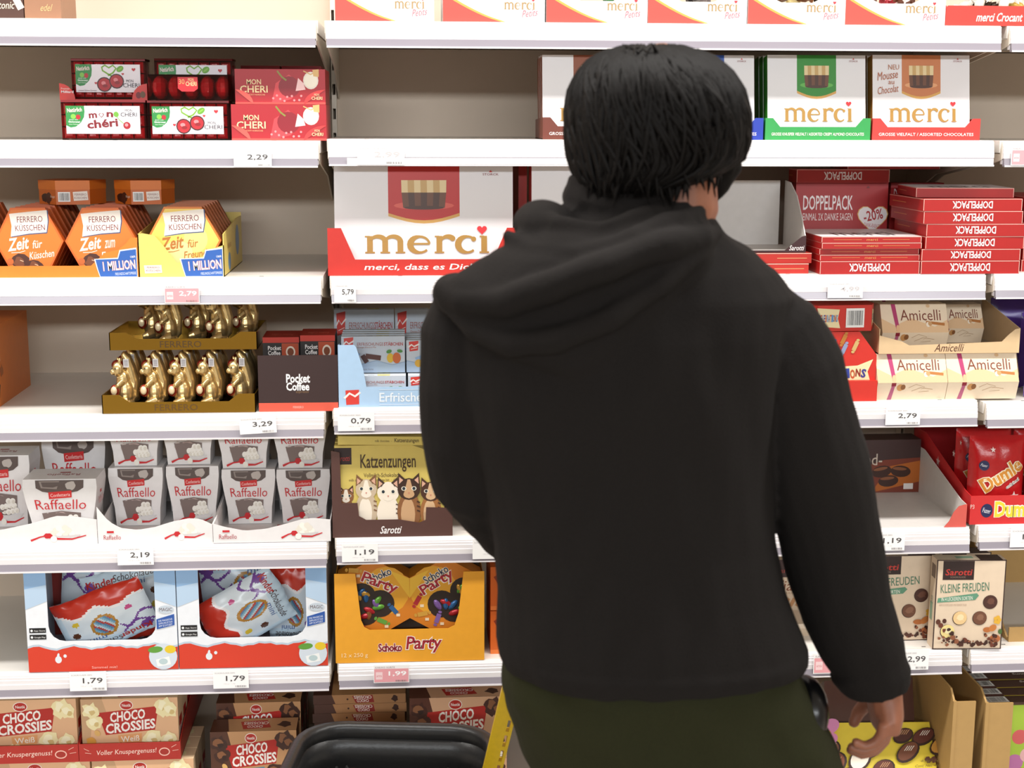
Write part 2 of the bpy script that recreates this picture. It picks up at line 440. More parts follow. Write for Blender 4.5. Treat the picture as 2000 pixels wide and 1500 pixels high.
def cup_picture(f, a, b, ra, rb, top='#c9a468', low='#4a2a1c'):
    n = 7
    for i in range(n):
        x0 = a-ra+2*ra*i/n; x1 = x0+2*ra/n
        f.poly([(x0*.93+a*.07, b-rb), (x1*.93+a*.07, b-rb), (x1, b+rb*.1), (x0, b+rb*.1)], low if i % 2 else '#6b4028')
        f.poly([(x0, b+rb*.1), (x1, b+rb*.1), (x1+.01*ra, b+rb), (x0-.01*ra, b+rb)], top if i % 2 else '#e3cd9c')
    f.ell(a, b-rb, ra*.9, rb*.14, low)
def merci_word(f, a0, b0, a1, b1, c):
    W = 5.36; X = lambda x: a0+(a1-a0)*x/W; Y = lambda y: b0+(b1-b0)*y; k = (a1-a0)*f.W/W
    def st(pts, wd): f.line([(X(x), Y(y)) for x, y in pts], wd if callable(wd) else wd*k, c, 'lettering')
    def stem(x, y1=.97): st([(x, 0), (x, y1)], .25); st([(x-.21, .035), (x+.21, .035)], .07)
    def arc(cx, cy, rx, ry, t0, t1, wf, n=18):
        st([(cx+rx*math.cos(math.radians(t0+(t1-t0)*i/n)), cy+ry*math.sin(math.radians(t0+(t1-t0)*i/n))) for i in range(n+1)], lambda q: k*wf(t0+(t1-t0)*q))
    stem(.2, .98); st([(-.02, .955), (.2, .955)], .06); stem(.86, .72); stem(1.52, .72)
    for cx in (.54, 1.20): arc(cx, .66, .32, .30, 165, 0, lambda t: .11+.14*(1-t/165))
    lt = lambda t: .10+.18*max(0, -math.cos(math.radians(t)))
    arc(2.37, .49, .42, .46, 5, 318, lt); st([(1.98, .53), (2.80, .53)], .085)
    stem(3.22, .98); st([(3.02, .955), (3.22, .955)], .06); arc(3.58, .66, .28, .29, 165, 45, lambda t: .10+.14*(1-(t-45)/120)); f.ell(X(3.80), Y(.84), .12*k/f.W, .12*k/f.H, c, part='lettering')
    arc(4.44, .49, .40, .46, 52, 315, lt); f.ell(X(4.72), Y(.80), .11*k/f.W, .11*k/f.H, c, part='lettering')
    stem(5.18, .98); st([(4.98, .955), (5.18, .955)], .06)
def merci_face(f, panel, glow, word=GOLD, cup=True, extra=None):
    f.rect(0, 0, 1, 1, '#e9e6e8')
    f.poly([(.30, 1), (.30, .53)]+[(.30+.4*i/8, .53-.07*math.sin(math.pi*i/8)) for i in range(1, 8)]+[(.70, .53), (.70, 1)], '#d9a656')
    f.poly([(.30, 1), (.30, .56)]+[(.30+.4*i/8, .56-.07*math.sin(math.pi*i/8)) for i in range(1, 8)]+[(.70, .56), (.70, 1)], panel)
    f.ell(.5, .63, .17, .04, glow)
    if cup: cup_picture(f, .5, .74, .125, .13)
    merci_word(f, .17, .18, .86, .345, word)
    f.heart(.825, .40, f.W*.028, '#d8262e')
    f.text('STORCK', .83, .915, .92, .935, '#8a2a30'); f.poly([(.865, .945), (.875, .965), (.885, .945)], '#cc3333')
    if extra: extra(f)
def merci_box(px0, px1, py0, bay, i, side, panel, glow, traycol, words, lab, Y=.03, bw=None, tray_px=None, h=None, n=4, grp='standing white praline boxes', extra=None, th=.04, tm=.024, lean=-9, label_tray='', fs=None):
    base = top_of(bay, i)
    cx, w = span(px0, px1, Y, base)
    hh = h or (zat((px0+px1)/2, py0, Y+.02)-base)/math.cos(math.radians(lean))
    for k in range(n):
        t = Thing('chocolate_box', lab if k == 0 else lab+', '+ORD[k]+' in its tray', 'chocolate box', (cx, Y+k*.034, base+.0022+.03*math.sin(math.radians(-lean))), rx=lean, group=grp)
        t.box('body', -w/2, w/2, 0, .03, 0, hh, card(side)); f = t.front(w, hh, -.0001)
        if k == 0: merci_face(f, panel, glow, extra=extra)
        else: f.rect(0, 0, 1, 1, '#e9e6e8')
        t.done()
    tx, tw = span(tray_px[0], tray_px[1], Y-.018, base)
    def art(t):
        f = t.front(tw, th, -.0001); f.text(words, .06, .2, .94, .34, '#f4e8e6', bold=.01)
        if fs: fs(t, tw)
    s = tw*.07
    tray('display_tray', label_tray, tx, Y-.018, base, tw, .05+n*.035, traycol, '#e8e2dc',
         [(-tw/2, 0), (tw/2, 0), (tw/2, th), (tw/2-s, th), (tw/2-s*2.0, tm), (-tw/2+s*2.0, tm), (-tw/2+s, th), (-tw/2, th)], th*.9, group='coloured card trays', art=art)

# ================================================================== BAY 1 (left)
# --- top shelf: two brown cartons
b0 = top_of(1, 0)
for (p0, p1, c, lab) in ((-40, 47, '#4a2a1e', 'dark brown chocolate carton with white swirl print on the top shelf'), (49, 120, '#9c6f52', 'light brown carton with yellow picture on the top shelf')):
    cx, w_ = span(p0, p1, .02, b0)
    t = Thing('chocolate_carton', lab, 'carton', (cx, .02, b0)); t.box('body', -w_/2, w_/2, 0, .12, 0, .17, card(c)); f = t.front(w_, .17, -.0001)
    if p0 < 0:
        f.line([(.45, .24), (.62, .30), (.78, .26), (.95, .1)], .012, '#f0e6da'); f.line([(.55, .42), (.7, .34), (.95, .38)], .010, '#f0e6da')
        f.text('GUTE', .72, .32, .92, .38, '#efe6da', rot=12); f.text('tonic', .45, .10, .80, .17, '#f0e3c8', shear=.2)
    else:
        f.poly([(.2, .25), (.85, .3), (.9, .95), (.1, .95)], '#e8d38a'); f.text('Schoko', .35, .32, .75, .42, '#c79b3a', rot=20); f.text('edel', .45, .08, .75, .15, '#d8b27a', shear=.3)
    t.done()
# --- cherry pralines, clear packs
b1 = top_of(1, 1)
redcandy = mat('#b3121c', .25, 0, 'foil'); clear = mat('#fff4f4', .08, 0, 'clear')
def cherry_label(f, kind):
    f.rect(0, 0, 1, 1, '#f1edf2')
    f.poly([(0, 1), (0, .30), (.06, .22), (.13, .25), (.2, .4), (.245, .6), (.255, .8), (.25, 1)], '#2c8a42')
    f.text('Natürlich', .02, .78, .22, .93, '#f6d8da', rot=4, bold=.02); f.ell(.10, .62, .035, .09, '#7fbf4a'); f.ell(.165, .6, .032, .09, '#b5202c')
    f.text('Jetzt mit', .04, .47, .16, .53, '#e9f3e6'); f.text('Glücksrezept', .03, .38, .19, .46, '#ffffff', bold=.01); f.text('feiner Packung', .04, .31, .16, .36, '#e9f3e6')
    if kind == 0:
        f.text('m', .31, .56, .42, .74, '#7b1420', rot=4, bold=.03); f.heart(.48, .67, f.W*.035, '#7b1420'); f.heart(.48, .67, f.W*.024, '#f1edf2')
        f.text('n', .55, .60, .64, .78, '#7b1420', rot=-3, bold=.03); f.text('chéri', .28, .22, .70, .52, '#7b1420', rot=5, bold=.03)
        f.ell(.68, .70, .035, .10, '#6fae3c', rot=20); f.line([(.69, .62), (.72, .5), (.78, .36)], .0012, '#7fae4a')
        f.circ(.82, .30, .0065, '#a11522'); f.circ(.815, .32, .003, '#e98a90')
        f.text('MON', .80, .80, .90, .89, '#2c2430'); f.text('CHERI', .74, .62, .96, .77, '#2c2430')
    else:
        f.line([(.56, .58), (.50, .66), (.42, .78), (.41, .9), (.46, .97), (.52, .88), (.58, .97), (.63, .86), (.58, .7), (.50, .6)], .0028, '#7aae35')
        f.ell(.69, .84, .06, .10, '#69a832', rot=35); f.ell(.69, .84, .045, .03, '#8cc24a', rot=35)
        for (a, b) in ((.44, .28), (.63, .40)):
            f.circ(a, b, .0135, '#3b1418'); f.circ(a, b, .0115, '#b3202a'); f.ell(a-.012, b+.05, .035, .07, '#e0868a'); f.ell(a+.01, b-.05, .04, .06, '#8d1620')
        f.heart(.31, .33, f.W*.022, '#c22a34'); f.heart(.90, .82, f.W*.03, '#c22a34'); f.heart(.73, .66, f.W*.02, '#c22a34')
        f.text('MON', .78, .36, .89, .46, '#2c2430'); f.text('CHERI', .73, .18, .98, .33, '#2c2430')
    f.text('Limited Edition Sommer', .04, .04, .32, .09, '#6a6068', shear=.2)
def cherry_pack(px0, px1, py0, Y, base, kind, lab, h=None):
    cx, w_ = span(px0, px1, Y, base); hh = h or zat((px0+px1)/2, py0, Y)-base
    t = Thing('cherry_praline_pack', lab, 'praline pack', (cx, Y, base), rz=random.uniform(-1, 1), group='clear cherry praline packs')
    nx, nz = 7, 3
    for i in range(nx):
        for j in range(nz):
            x = -w_/2+.003+(w_-.006)*i/nx; z = .003+(hh-.006)*j/nz; q = (w_-.006)/nx-.002; r = (hh-.006)/nz-.002
            V = []; c = .004
            for (yy, e) in ((.004, c), (.009, 0), (.036, 0), (.041, c)):
                V += [(x+e, yy, z+e), (x+q-e, yy, z+e), (x+q-e, yy, z+r-e), (x+e, yy, z+r-e)]
            F = [(0, 1, 2, 3), (15, 14, 13, 12)]+[(4*l+m, 4*l+4+m, 4*l+4+(m+1) % 4, 4*l+(m+1) % 4) for l in range(3) for m in range(4)]
            t.add('wrapped_chocolate#%d' % (i*nz+j), V, [q_[::-1] for q_ in F], redcandy)
    t.box('backing', -w_/2+.002, w_/2-.002, .042, .05, .002, hh-.002, '#8c1018')
    t.box('clear_shell', -w_/2, w_/2, .0006, .0515, 0, hh, clear)
    t.box('red_edge', -w_/2, w_/2, 0, .052, hh-.0035, hh+.0005, '#7d0f18')
    f = t.face((-w_/2+w_*.055, -.0005, hh*.16), (w_*.875, 0, 0), (0, 0, hh*.70)); cherry_label(f, kind)
    return t.done(), hh
_, h1 = cherry_pack(122, 287, 196, .03, b1, 0, 'clear red praline pack lettered mon chéri, lower left of the stack')
cherry_pack(290, 449, 197, .03, b1, 1, 'clear red praline pack with heart and two cherries beside the mon chéri lettered one')
cherry_pack(142, 286, 115, .10, b1+h1+.004, 1, 'clear cherry praline pack standing above the mon chéri lettered pack')
cherry_pack(304, 456, 115, .13, b1+h1-.0024, 1, 'clear cherry praline pack half hidden behind the flat red one')
for k, (p0, p1, Y, z) in enumerate(((140, 294, .10, b1), (300, 456, .13, b1))):
    cherry_pack(p0, p1, 0, Y, z, 1, 'clear cherry praline pack standing behind the lower front ones', h=h1-.003)
# flat pack with "30"
cx, w_ = span(291, 447, .025, b1+h1); hh = zat(368, 147, .03)-b1-h1
t = Thing('flat_praline_pack', 'flat red foil praline pack with 30 badge lying on the heart label pack', 'praline pack', (cx, .022, b1+h1+.0012))
for i in range(5):
    q = w_/5
    v, fc = ellipsoid((-w_/2+q*(i+.5), .05, hh*.5), (q*.5, .048, hh*.485), nu=12, nv=8); t.add('wrapped_chocolate#%d' % i, v, fc, redcandy)
t.box('clear_shell', -w_/2, w_/2, 0, .10, 0, hh, clear); t.box('back_card', -w_/2, w_/2, .0995, .101, 0, hh, '#8c1018')
f = t.front(w_, hh, -.0004); f.poly([(.37, .9), (.62, .9), (.62, .45), (.57, .33), (.42, .33), (.37, .45)], '#c8202a'); f.text('30', .385, .62, .455, .82, '#e0b06a'); f.text('MON', .50, .74, .57, .86, '#f0d9a0'); f.text('CHERI', .47, .55, .605, .72, '#f0d9a0', bold=.01)
t.done()
# card trays around the clear packs
def cherry_tray(px0, px1, Y, base, lab, d=.11):
    cx, w_ = span(px0, px1, Y, base); h = .030
    def art(t):
        f = t.front(w_, h, -.0001); f.text('Premier', .02, .62, .12, .74, '#f6d7d2'); f.text('Milliard', .02, .42, .16, .56, '#ffffff', bold=.01); f.ell(.90, .3, .03, .2, '#7b1420'); f.ell(.95, .34, .03, .2, '#6a4a2a')
    a = w_*.11
    tray('display_tray', lab, cx, Y, base, w_, d, '#d63a33', '#c9302c',
         [(-w_/2, 0), (w_/2, 0), (w_/2, h)]+[(w_/2-a*1.6*math.sin(math.pi/2*i/5), h*math.cos(math.pi/2*i/5)*.98+.0005) for i in range(6)]+[(-w_/2+a*1.6*math.cos(math.pi/2*i/5), .0005+h*math.sin(math.pi/2*i/5)*.98) for i in range(6)]+[(-w_/2, h)], .02, group='red praline trays', art=art)
cherry_tray(117, 288, .075, b1+h1+.0009, 'red card tray with flared corners under the upper clear cherry pack')
# two printed boxes at the right end
def cherry_print(px0, px1, py0, Y, base, lab, shade):
    cx, w_ = span(px0, px1, Y, base); hh = zat((px0+px1)/2, py0, Y)-base
    t = Thing('cherry_praline_box', lab, 'praline box', (cx, Y, base)); t.box('body', -w_/2, w_/2, 0, .14, 0, hh, card('#a81622'))
    f = t.front(w_, hh, -.0001); f.rect(0, 0, 1, 1, '#ac1a26'); f.poly([(.4, 0), (.62, .15), (.75, .5), (.6, .85), (.45, .6)], '#d8434a')
    f.ell(.60, .50, .12, .30, '#8d1424', rot=-20); f.poly([(.67, .38), (.70, .75), (.76, .6), (.78, .42)], '#f3c9c9'); f.line([(.47, .95), (.52, .78), (.57, .68)], .003, '#8a8a3a')
    f.ell(.84, .68, .085, .25, '#e9dfd2'); f.ell(.84, .68, .07, .2, '#f2ead8'); f.line([(.76, .95), (.84, .85), (.93, .98)], .002, '#d9b070'); f.poly([(.86, .98), (.93, 1), (.93, .78), (.87, .8)], '#d9b070')
    for q in range(9): f.circ(.42+.04*q+.01*math.sin(q*3), .17+.08*math.sin(q*1.7), .0022, '#eb8f92', n=7)
    f.text('MON', .13, .56, .29, .71, '#f2d9a6', bold=.012); f.text('CHERI', .055, .33, .36, .53, '#f2d9a6', bold=.012); f.text('FRUCHT+KIRSCHE', .11, .25, .33, .29, '#e8b98a')
    t.box('lip', -w_/2, w_/2, -.0012, -.0004, 0, hh*.06, '#dd5048')
    f2 = t.front(w_, hh, -.0014)
    f2.ell(0.0, .0, .2, .42, '#e25a50', a0=0, a1=90, n=8); f2.ell(1, 0, .24, .42, '#d63a3a', a0=90, a1=180, n=8); f2.text('MON', .875, .24, .93, .31, '#f2d9a6'); f2.text('CHERI', .845, .13, .965, .22, '#f2d9a6', bold=.01)
    t.done(); return hh
hb = cherry_print(453, 638, 204, .022, b1, 'red cherry print box, lower of two by the upright', 0)
cherry_print(460, 636, 135, .035, b1+hb+.0005, 'red cherry print box lying on the lower one by the upright', 1)
for q in range(2):
    t = Thing('cherry_praline_box', 'plain red box top standing behind the cherry print boxes', 'praline box', (-.135+.078*q, .20, b1), group='red boxes behind the cherry print boxes'); t.box('body', -.036, .036, 0, .1, 0, .137, card('#a81622')); t.box('lid', -.037, .037, -.001, .101, .12, .139, card('#a11a24')); t.done()

# --- hexagonal boxes
b2 = top_of(1, 2)
def hexpts(w, h): return [(-w/4, 0), (w/4, 0), (w/2, h/2), (w/4, h), (-w/4, h), (-w/2, h/2)]
def hex_face(f, pal, words):
    bg, fg, sub = pal
    f.poly([(.25, .0), (.75, .0), (1, .5), (.75, 1), (.25, 1), (0, .5)], '#d8661c' if bg != '#f2cf62' else '#d77a28'); f.poly([(.265, .03), (.735, .03), (.972, .5), (.735, .97), (.265, .97), (.028, .5)], bg)
    if bg == '#f2cf62': f.ell(.66, .52, .16, .2, '#f6dc84'); f.ell(.42, .3, .2, .2, '#f8e49a')
    f.poly([(.24, .90), (.50, .93), (.79, .96), (.80, .80), (.77, .62), (.50, .60), (.25, .56), (.27, .73)], '#2f4a78'); f.poly([(.23, .91), (.50, .94), (.775, .965), (.785, .80), (.76, .635), (.50, .615), (.24, .57), (.26, .73)], '#efe6dc')
    f.text('FERRERO', .34, .785, .71, .875, '#7b2430', rot=2); f.text('KÜSSCHEN', .31, .66, .74, .765, '#7b2430', rot=2)
    f.text('Zeit', .20, .37, .50, .56, fg, rot=8, shear=.25, bold=.025); f.text(words[0], .55, .40, .69, .52, fg, rot=6, shear=.2, bold=.01); f.text(words[1], .50, .25, .86, .36, fg, rot=7, shear=.2, bold=.01)
    f.line([(.24, .33), (.36, .335), (.44, .36)], .0012, fg)
    if sub:
        for (a, b, r) in ((.36, .16, .017), (.57, .10, .016)):
            f.blob(a, b, r, '#4b2416', seed=int(a*100), n=11); f.blob(a-.02, b+.03, r*.6, '#7a4426', seed=3); f.line([(a, b+.06), (a+.05, b+.04)], .0012, '#e8c7a2')
        f.circ(.22, .2, .006, '#c8672a')
    else: f.circ(.30, .17, .0085, '#c98436'); f.circ(.29, .18, .005, '#dca75e')
def hex_row(px0, px1, py0, py1, Y, n, pal, words, labf, labb, edge, base):
    cx, w_ = span(px0, px1, Y, base+.04); hh = zat((px0+px1)/2, py0, Y)-base-.0032; w_ *= .972; cx -= .002
    for k in range(n):
        t = Thing('hexagonal_praline_box', labf if k == 0 else labb.replace('box in', 'box, '+ORD[k]+' back in'), 'praline box', (cx, Y+k*.036, base+.0032), rx=-2.5, group=None if k == 0 else 'hexagonal boxes in rows behind')
        t.prism('body', hexpts(w_, hh), .0, .020, card(edge)); t.prism('lid', hexpts(w_*.985, hh*.985), .020, .025, card('#7c3414'))
        f = t.face((-w_/2, -.0002, 0), (w_, 0, 0), (0, 0, hh))
        if k == 0: hex_face(f, pal, words)
        t.done()
OR = ('#e27a26', '#f6e9dc', True); YE = ('#f2cf62', '#b5702a', False)
hex_row(-10, 129, 406, 540, .03, 7, OR, ('für', 'Küsschen'), 'front orange hexagonal box whose print ends in Küsschen', 'orange hexagonal box in the row behind the front left hexagon', '#c65a1c', b2)
hex_row(128, 273, 406, 540, .03, 7, OR, ('zum', 'Freuen'), 'front orange hexagonal box with a treat picture beside the yellow one', 'orange hexagonal box in the row behind the middle hexagon', '#c65a1c', b2)
hex_row(286, 437, 404, 540, .03, 7, YE, ('für', 'Freunde'), 'front yellow hexagonal praline box in the yellow tray', 'copper edged hexagonal box in the row behind the yellow front one', '#b5602a', b2)
hex_row(-150, -12, 406, 540, .03, 6, OR, ('für', 'Dich'), 'front orange hexagonal box at the cut off shelf end', 'orange hexagonal box in the row at the cut off shelf end', '#c65a1c', b2)
def million(f, a0, b0, a1, b1):
    X = lambda a: a0+(a1-a0)*a; Yq = lambda b: b0+(b1-b0)*b
    f.poly([(X(0), Yq(.62)), (X(.55), Yq(.66)), (X(.60), Yq(.92)), (X(1), Yq(1)), (X(1), 0+Yq(0)), (X(.12), Yq(0)), (X(.06), Yq(.28))], '#f3f3f3')
    f.poly([(X(.03), Yq(.60)), (X(.56), Yq(.62)), (X(.62), Yq(.88)), (X(.99), Yq(.95)), (X(.99), Yq(.02)), (X(.13), Yq(.02)), (X(.08), Yq(.28))], '#2f62b4')
    f.text('1 MILLION', X(.2), Yq(.24), X(.96), Yq(.56), '#f6ece6', rot=4, bold=.02, outline='#c0392b'); f.text('ÜBER', X(.85), Yq(.66), X(.97), Yq(.74), '#ffffff', rot=4); f.text('FREUNDSCHAFTSPREISE', X(.48), Yq(.08), X(.97), Yq(.17), '#dfe8f6', rot=3)
x0, wL = span(-160, 271, .012, b2)
def artO(t): million(t.front(wL, .055, -.0001), .80, 0, .995, .98)
hO = .021
tray('display_tray', 'orange card tray holding the three rows of orange hexagonal boxes', x0, .012, b2, wL, .30, '#e2852c', '#c9712a', [(-wL/2, 0), (wL/2, 0), (wL/2, .072), (wL/2-.012, .072), (wL/2-.02, .062), (wL/2-.035, .05), (wL/2-.06, .044), (wL/2-.085, hO), (-wL/2, hO)], .06, group='hexagonal box trays', art=artO)
x0, wY = span(272, 439, .012, b2)
def artY(t):
    f = t.front(wY, .055, -.0001); million(f, .48, 0, .985, .98); f.poly([(.07, .12), (.27, .14), (.265, .40), (.06, .39)], '#efe6dc'); f.text('FERRERO', .095, .285, .24, .35, '#7b2430'); f.text('KÜSSCHEN', .085, .18, .25, .265, '#7b2430')
    g = t.right(.28, .085, wY/2+.0001); g.ell(.28, .25, .07, .2, '#6f9bc4'); g.ell(.75, .6, .1, .35, '#7a9cc0'); g.text('FERRERO', .2, .55, .4, .65, '#b58a4a')
tray('display_tray', 'yellow card tray with blue arrow print holding the yellow hexagonal box', x0, .012, b2, wY, .29, '#e9d270', '#d9bf60', [(-wY/2, 0), (wY/2, 0), (wY/2, .058), (wY/2-.03, .048), (wY/2-.05, .026), (-wY/2+.068, .026), (-wY/2+.045, .058), (-wY/2+.03, .076), (-wY/2+.008, .08), (-wY/2, .078)], .10, side_pts=[(0, 0), (.288, 0), (.288, .093), (.20, .093), (0, .078)], group='hexagonal box trays', art=artY)
for k, (p0, p1, Y) in enumerate(((66, 196, .17), (216, 333, .17))):      # hexagons lying flat on the rows
    zb = b2+.1255; cx, w_ = span(p0, p1, Y-.05, zb); h = .045
    t = Thing('hexagonal_praline_box', ('orange hexagonal box lying flat on the first row of hexagons', 'orange hexagonal box lying flat on the middle row of hexagons')[k], 'praline box', (cx, Y, zb))
    pts = [(w_/2*math.cos(math.radians(a+12)), w_*.46*math.sin(math.radians(a+12))) for a in range(0, 360, 60)]
    t.prism('body', pts, 0, h*.66, card('#c9651f'), 'z'); t.prism('lid', [(a*1.015, b*1.015) for a, b in pts], h*.62, h, card('#d87424'), 'z')
    p, q = Vector((pts[3][0], pts[3][1], 0)), Vector((pts[4][0], pts[4][1], 0)); f = t.face(p, q-p, (0, 0, h*.62)); f.k = 3
    f.blob(.35, .45, .010, '#3a1c12', seed=4); f.blob(.58, .4, .010, '#4b2416', seed=5); f.text('Nougat', .68, .4, .95, .62, '#f0d9c4', shear=.2)
    p, q = q, Vector((pts[5][0], pts[5][1], 0)); f = t.face(p, q-p, (0, 0, h*.62)); f.k = 3
    f.barcode(.06, .2, .42, .85); f.poly([(.52, .25), (.95, .3), (.93, .9), (.5, .85)], '#efe6dc'); f.text('FERRERO', .55, .6, .9, .75, '#7b2430'); f.text('KÜSSCHEN', .54, .38, .91, .55, '#7b2430')
    t.done()
# ================================================================== BAY 1, lower rows
b3 = top_of(1, 3)
# orange upright box whose side faces the bare shelf
xr, _ = at(57, 720, .30); d_ = .26
t = Thing('praline_box', 'tall orange box with white name label at the end of the bare shelf', 'praline box', (xr-.10, .045, b3))
t.box('body', -.10, .10, 0, d_, 0, .155, card('#d9772a')); f = t.right(d_, .155, .1001)
f.poly([(.02, .92), (.20, .93), (.20, .55), (.02, .5)], '#efe2d4'); f.text('FERRERO', .03, .74, .19, .86, '#7b2430'); f.text('KÜSSCHEN', .03, .58, .19, .70, '#7b2430'); f.blob(.1, .2, .018, '#3a1c12', seed=8); f.blob(.22, .42, .012, '#a85a24', seed=9)
f = t.front(.2, .155, -.0001); f.poly([(.15, .9), (.85, .93), (.85, .55), (.15, .5)], '#efe2d4'); f.text('FERRERO', .2, .74, .8, .86, '#7b2430'); f.text('KÜSSCHEN', .2, .58, .8, .70, '#7b2430'); t.done()
# --- gold squirrels
gold = mat('#e3c68c', .30, .85, 'foil'); goldcard = mat('#a9812f', .22, .85, 'metal'); redgold = mat('#8a2c1c', .28, .6, 'foil')
def squirrel_master():
    t = Thing('squirrel_figure', 'gold foil squirrel', 'chocolate figure', (0, 0, -5))
    parts = [ellipsoid((.004, .004, .026), (.022, .021, .028)), ellipsoid((.0, .002, .048), (.017, .017, .022)), ellipsoid((-.010, -.006, .071), (.0145, .014, .0145)),
             ellipsoid((-.021, -.012, .067), (.008, .007, .006)), ellipsoid((-.010, .002, .086), (.004, .003, .008), (0, -15, 0)), ellipsoid((-.004, -.012, .086), (.004, .003, .008), (0, 10, 0)),
             tube([(.010, .012, .006), (.024, .014, .02), (.026, .016, .045), (.018, .014, .07), (.010, .012, .088), (.0, .008, .1)], [.010, .013, .014, .014, .013, .006], 10),
             tube([(.004, -.014, .05), (-.008, -.022, .042), (-.018, -.02, .036)], [.006, .005, .004], 8), tube([(.012, -.014, .012), (-.004, -.024, .008), (-.016, -.026, .005)], [.010, .009, .006], 8),
             rings([(.003, .003, 0, .024, .022), (.003, .003, .006, .025, .023), (.003, .003, .010, .022, .02)], 16)]
    v, fc = merge(*parts)
    o = remesh_object('body', v, fc, gold, .0017, t.e, 1)
    v, fc = ellipsoid((-.017, -.020, .032), (.012, .007, .012)); t.add('nut', v, fc, redgold)
    v, fc = ellipsoid((-.018, -.0255, .033), (.008, .003, .008)); t.add('nut_face', v, fc, mat('#efd9b0', .3, .3))
    v, fc = ellipsoid((-.012, .002, .078), (.0155, .014, .010)); t.add('red_cap', v, fc, redgold)
    for q in (-1, 1):
        v, fc = ellipsoid((-.0175+q*.004, -.0195+abs(q-1)*.0005, .0735), (.0014, .0012, .0018)); t.add('eye#%d' % q, v, fc, dark)
    t.box('sticker', .004, .018, -.0045, -.003, .074, .090, '#dcdadc'); f = t.face((.004, -.0046, .074), (.014, 0, 0), (0, 0, .016))
    for q in range(5): f.rect(.15, .15+q*.15, .85, .22+q*.15, '#8c8a94', 'sticker_print')
    t.smooth |= {'nut', 'nut_face', 'red_cap'}
    t.done(); return t.e
SQ = squirrel_master(); first = [True]
def squirrel(x, y, z, lab, rz=0, grp='gold foil squirrels', sc=1.12):
    if first[0]: first[0] = False; e = SQ; e.location = (x, y, z); e['label'] = lab; e.rotation_euler.z = math.radians(rz)
    else: e = copy_thing(SQ, (x, y, z), lab, rz)
    e['group'] = grp; e.scale = (.72, .84, 1.)
def gold_tray(px0, px1, Y, base, d, lab, txt, flap=.035):
    cx, w_ = span(px0, px1, Y, base)
    def art(t):
        f = t.front(w_, .022, -.0002); f.text('FERRERO', .34, .2, .62, .75, '#5c3f14')
        t.box('clear_insert', -w_/2+.003, w_/2-.003, .004, d-.004, .0018, .0035, mat('#cfc9c4', .1, 0, 'clear'))
    s = .026
    t = Thing('gold_display_tray', lab, 'display tray', (cx, Y, base), group='gold figure trays')
    hp = [(-w_/2, 0), (w_/2, 0), (w_/2, flap), (w_/2-s*1.2, flap), (w_/2-s*1.9, .021), (-w_/2+s*1.9, .021), (-w_/2+s*1.2, flap), (-w_/2, flap)]
    t.prism('front_panel', hp, 0, .0016, goldcard); t.box('tray_base', -w_/2, w_/2, .0016, d, 0, .0015, goldcard)
    for q, xx in enumerate((-w_/2, w_/2-.0016)): t.prism('side_panel#%d' % q, [(0, 0), (d, 0), (d, .03), (0, flap)], xx, xx+.0016, goldcard, 'x')
    t.box('back_panel', -w_/2, w_/2, d-.0016, d, 0, .03, goldcard); art(t); t.done()
    return cx, w_
cx, w_ = gold_tray(200, 500, .002, b3, .20, 'lower gold card tray holding the front squirrel figures', 1)
xs = [xat(p, .05, b3) for p in (242, 299, 353, 407, 466)]
nm = ['first from the bare shelf', 'second from the bare shelf', 'in the middle', 'second from the coffee display', 'next to the coffee display']
for q, x in enumerate(xs):
    squirrel(x+.002, .042, b3+.0064, 'gold squirrel figure, lower tray front, '+nm[q], rz=0)
    squirrel(x+.002, .097, b3+.0064, 'gold squirrel figure, lower tray second row, '+nm[q], rz=0)
    squirrel(x+.002, .152, b3+.0064, 'gold squirrel figure, lower tray back row, '+nm[q], rz=0)
zu = b3+.0064+.107
cx2, w2 = gold_tray(214, 503, .035, zu, .18, 'upper gold card tray resting on the lower squirrel figures', 1, flap=.033)
for q, p in enumerate((283, 326, 373, 424, 468)):
    squirrel(xat(p, .10, zu)+.004, .085+(.06 if q in (0, 2, 4) else 0), zu+.0064, 'gold squirrel figure, upper tray, '+nm[q], rz=0)
# --- coffee praline display
cx, w_ = span(506, 661, .004, b3); hC = zat(583, 694, .004)-b3
t = Thing('coffee_praline_display', 'dark brown display carton with white coffee lettering and coral base strip', 'display carton', (cx, .004, b3))
t.box('front_panel', -w_/2, w_/2, 0, .002, 0, hC, card('#35201f')); t.box('side_panel#1', -w_/2, -w_/2+.002, .002, .17, 0, hC*.8, card('#35201f')); t.box('side_panel#2', w_/2-.002, w_/2, .002, .17, 0, hC*.8, card('#35201f')); t.box('carton_base', -w_/2, w_/2, .002, .17, 0, .002, card('#35201f'))
f = t.front(w_, hC, -.0001); f.rect(0, 0, 1, .155, '#dd5a45'); f.text('FERRERO', .43, .055, .56, .095, '#f0c0b4')
f.text('Pocket', .35, .51, .65, .67, '#f4f2f2', bold=.03); f.text('Coffee', .35, .37, .64, .52, '#f4f2f2', bold=.03); f.text('espresso', .47, .315, .63, .36, '#8a6a4a', shear=.15); t.done()
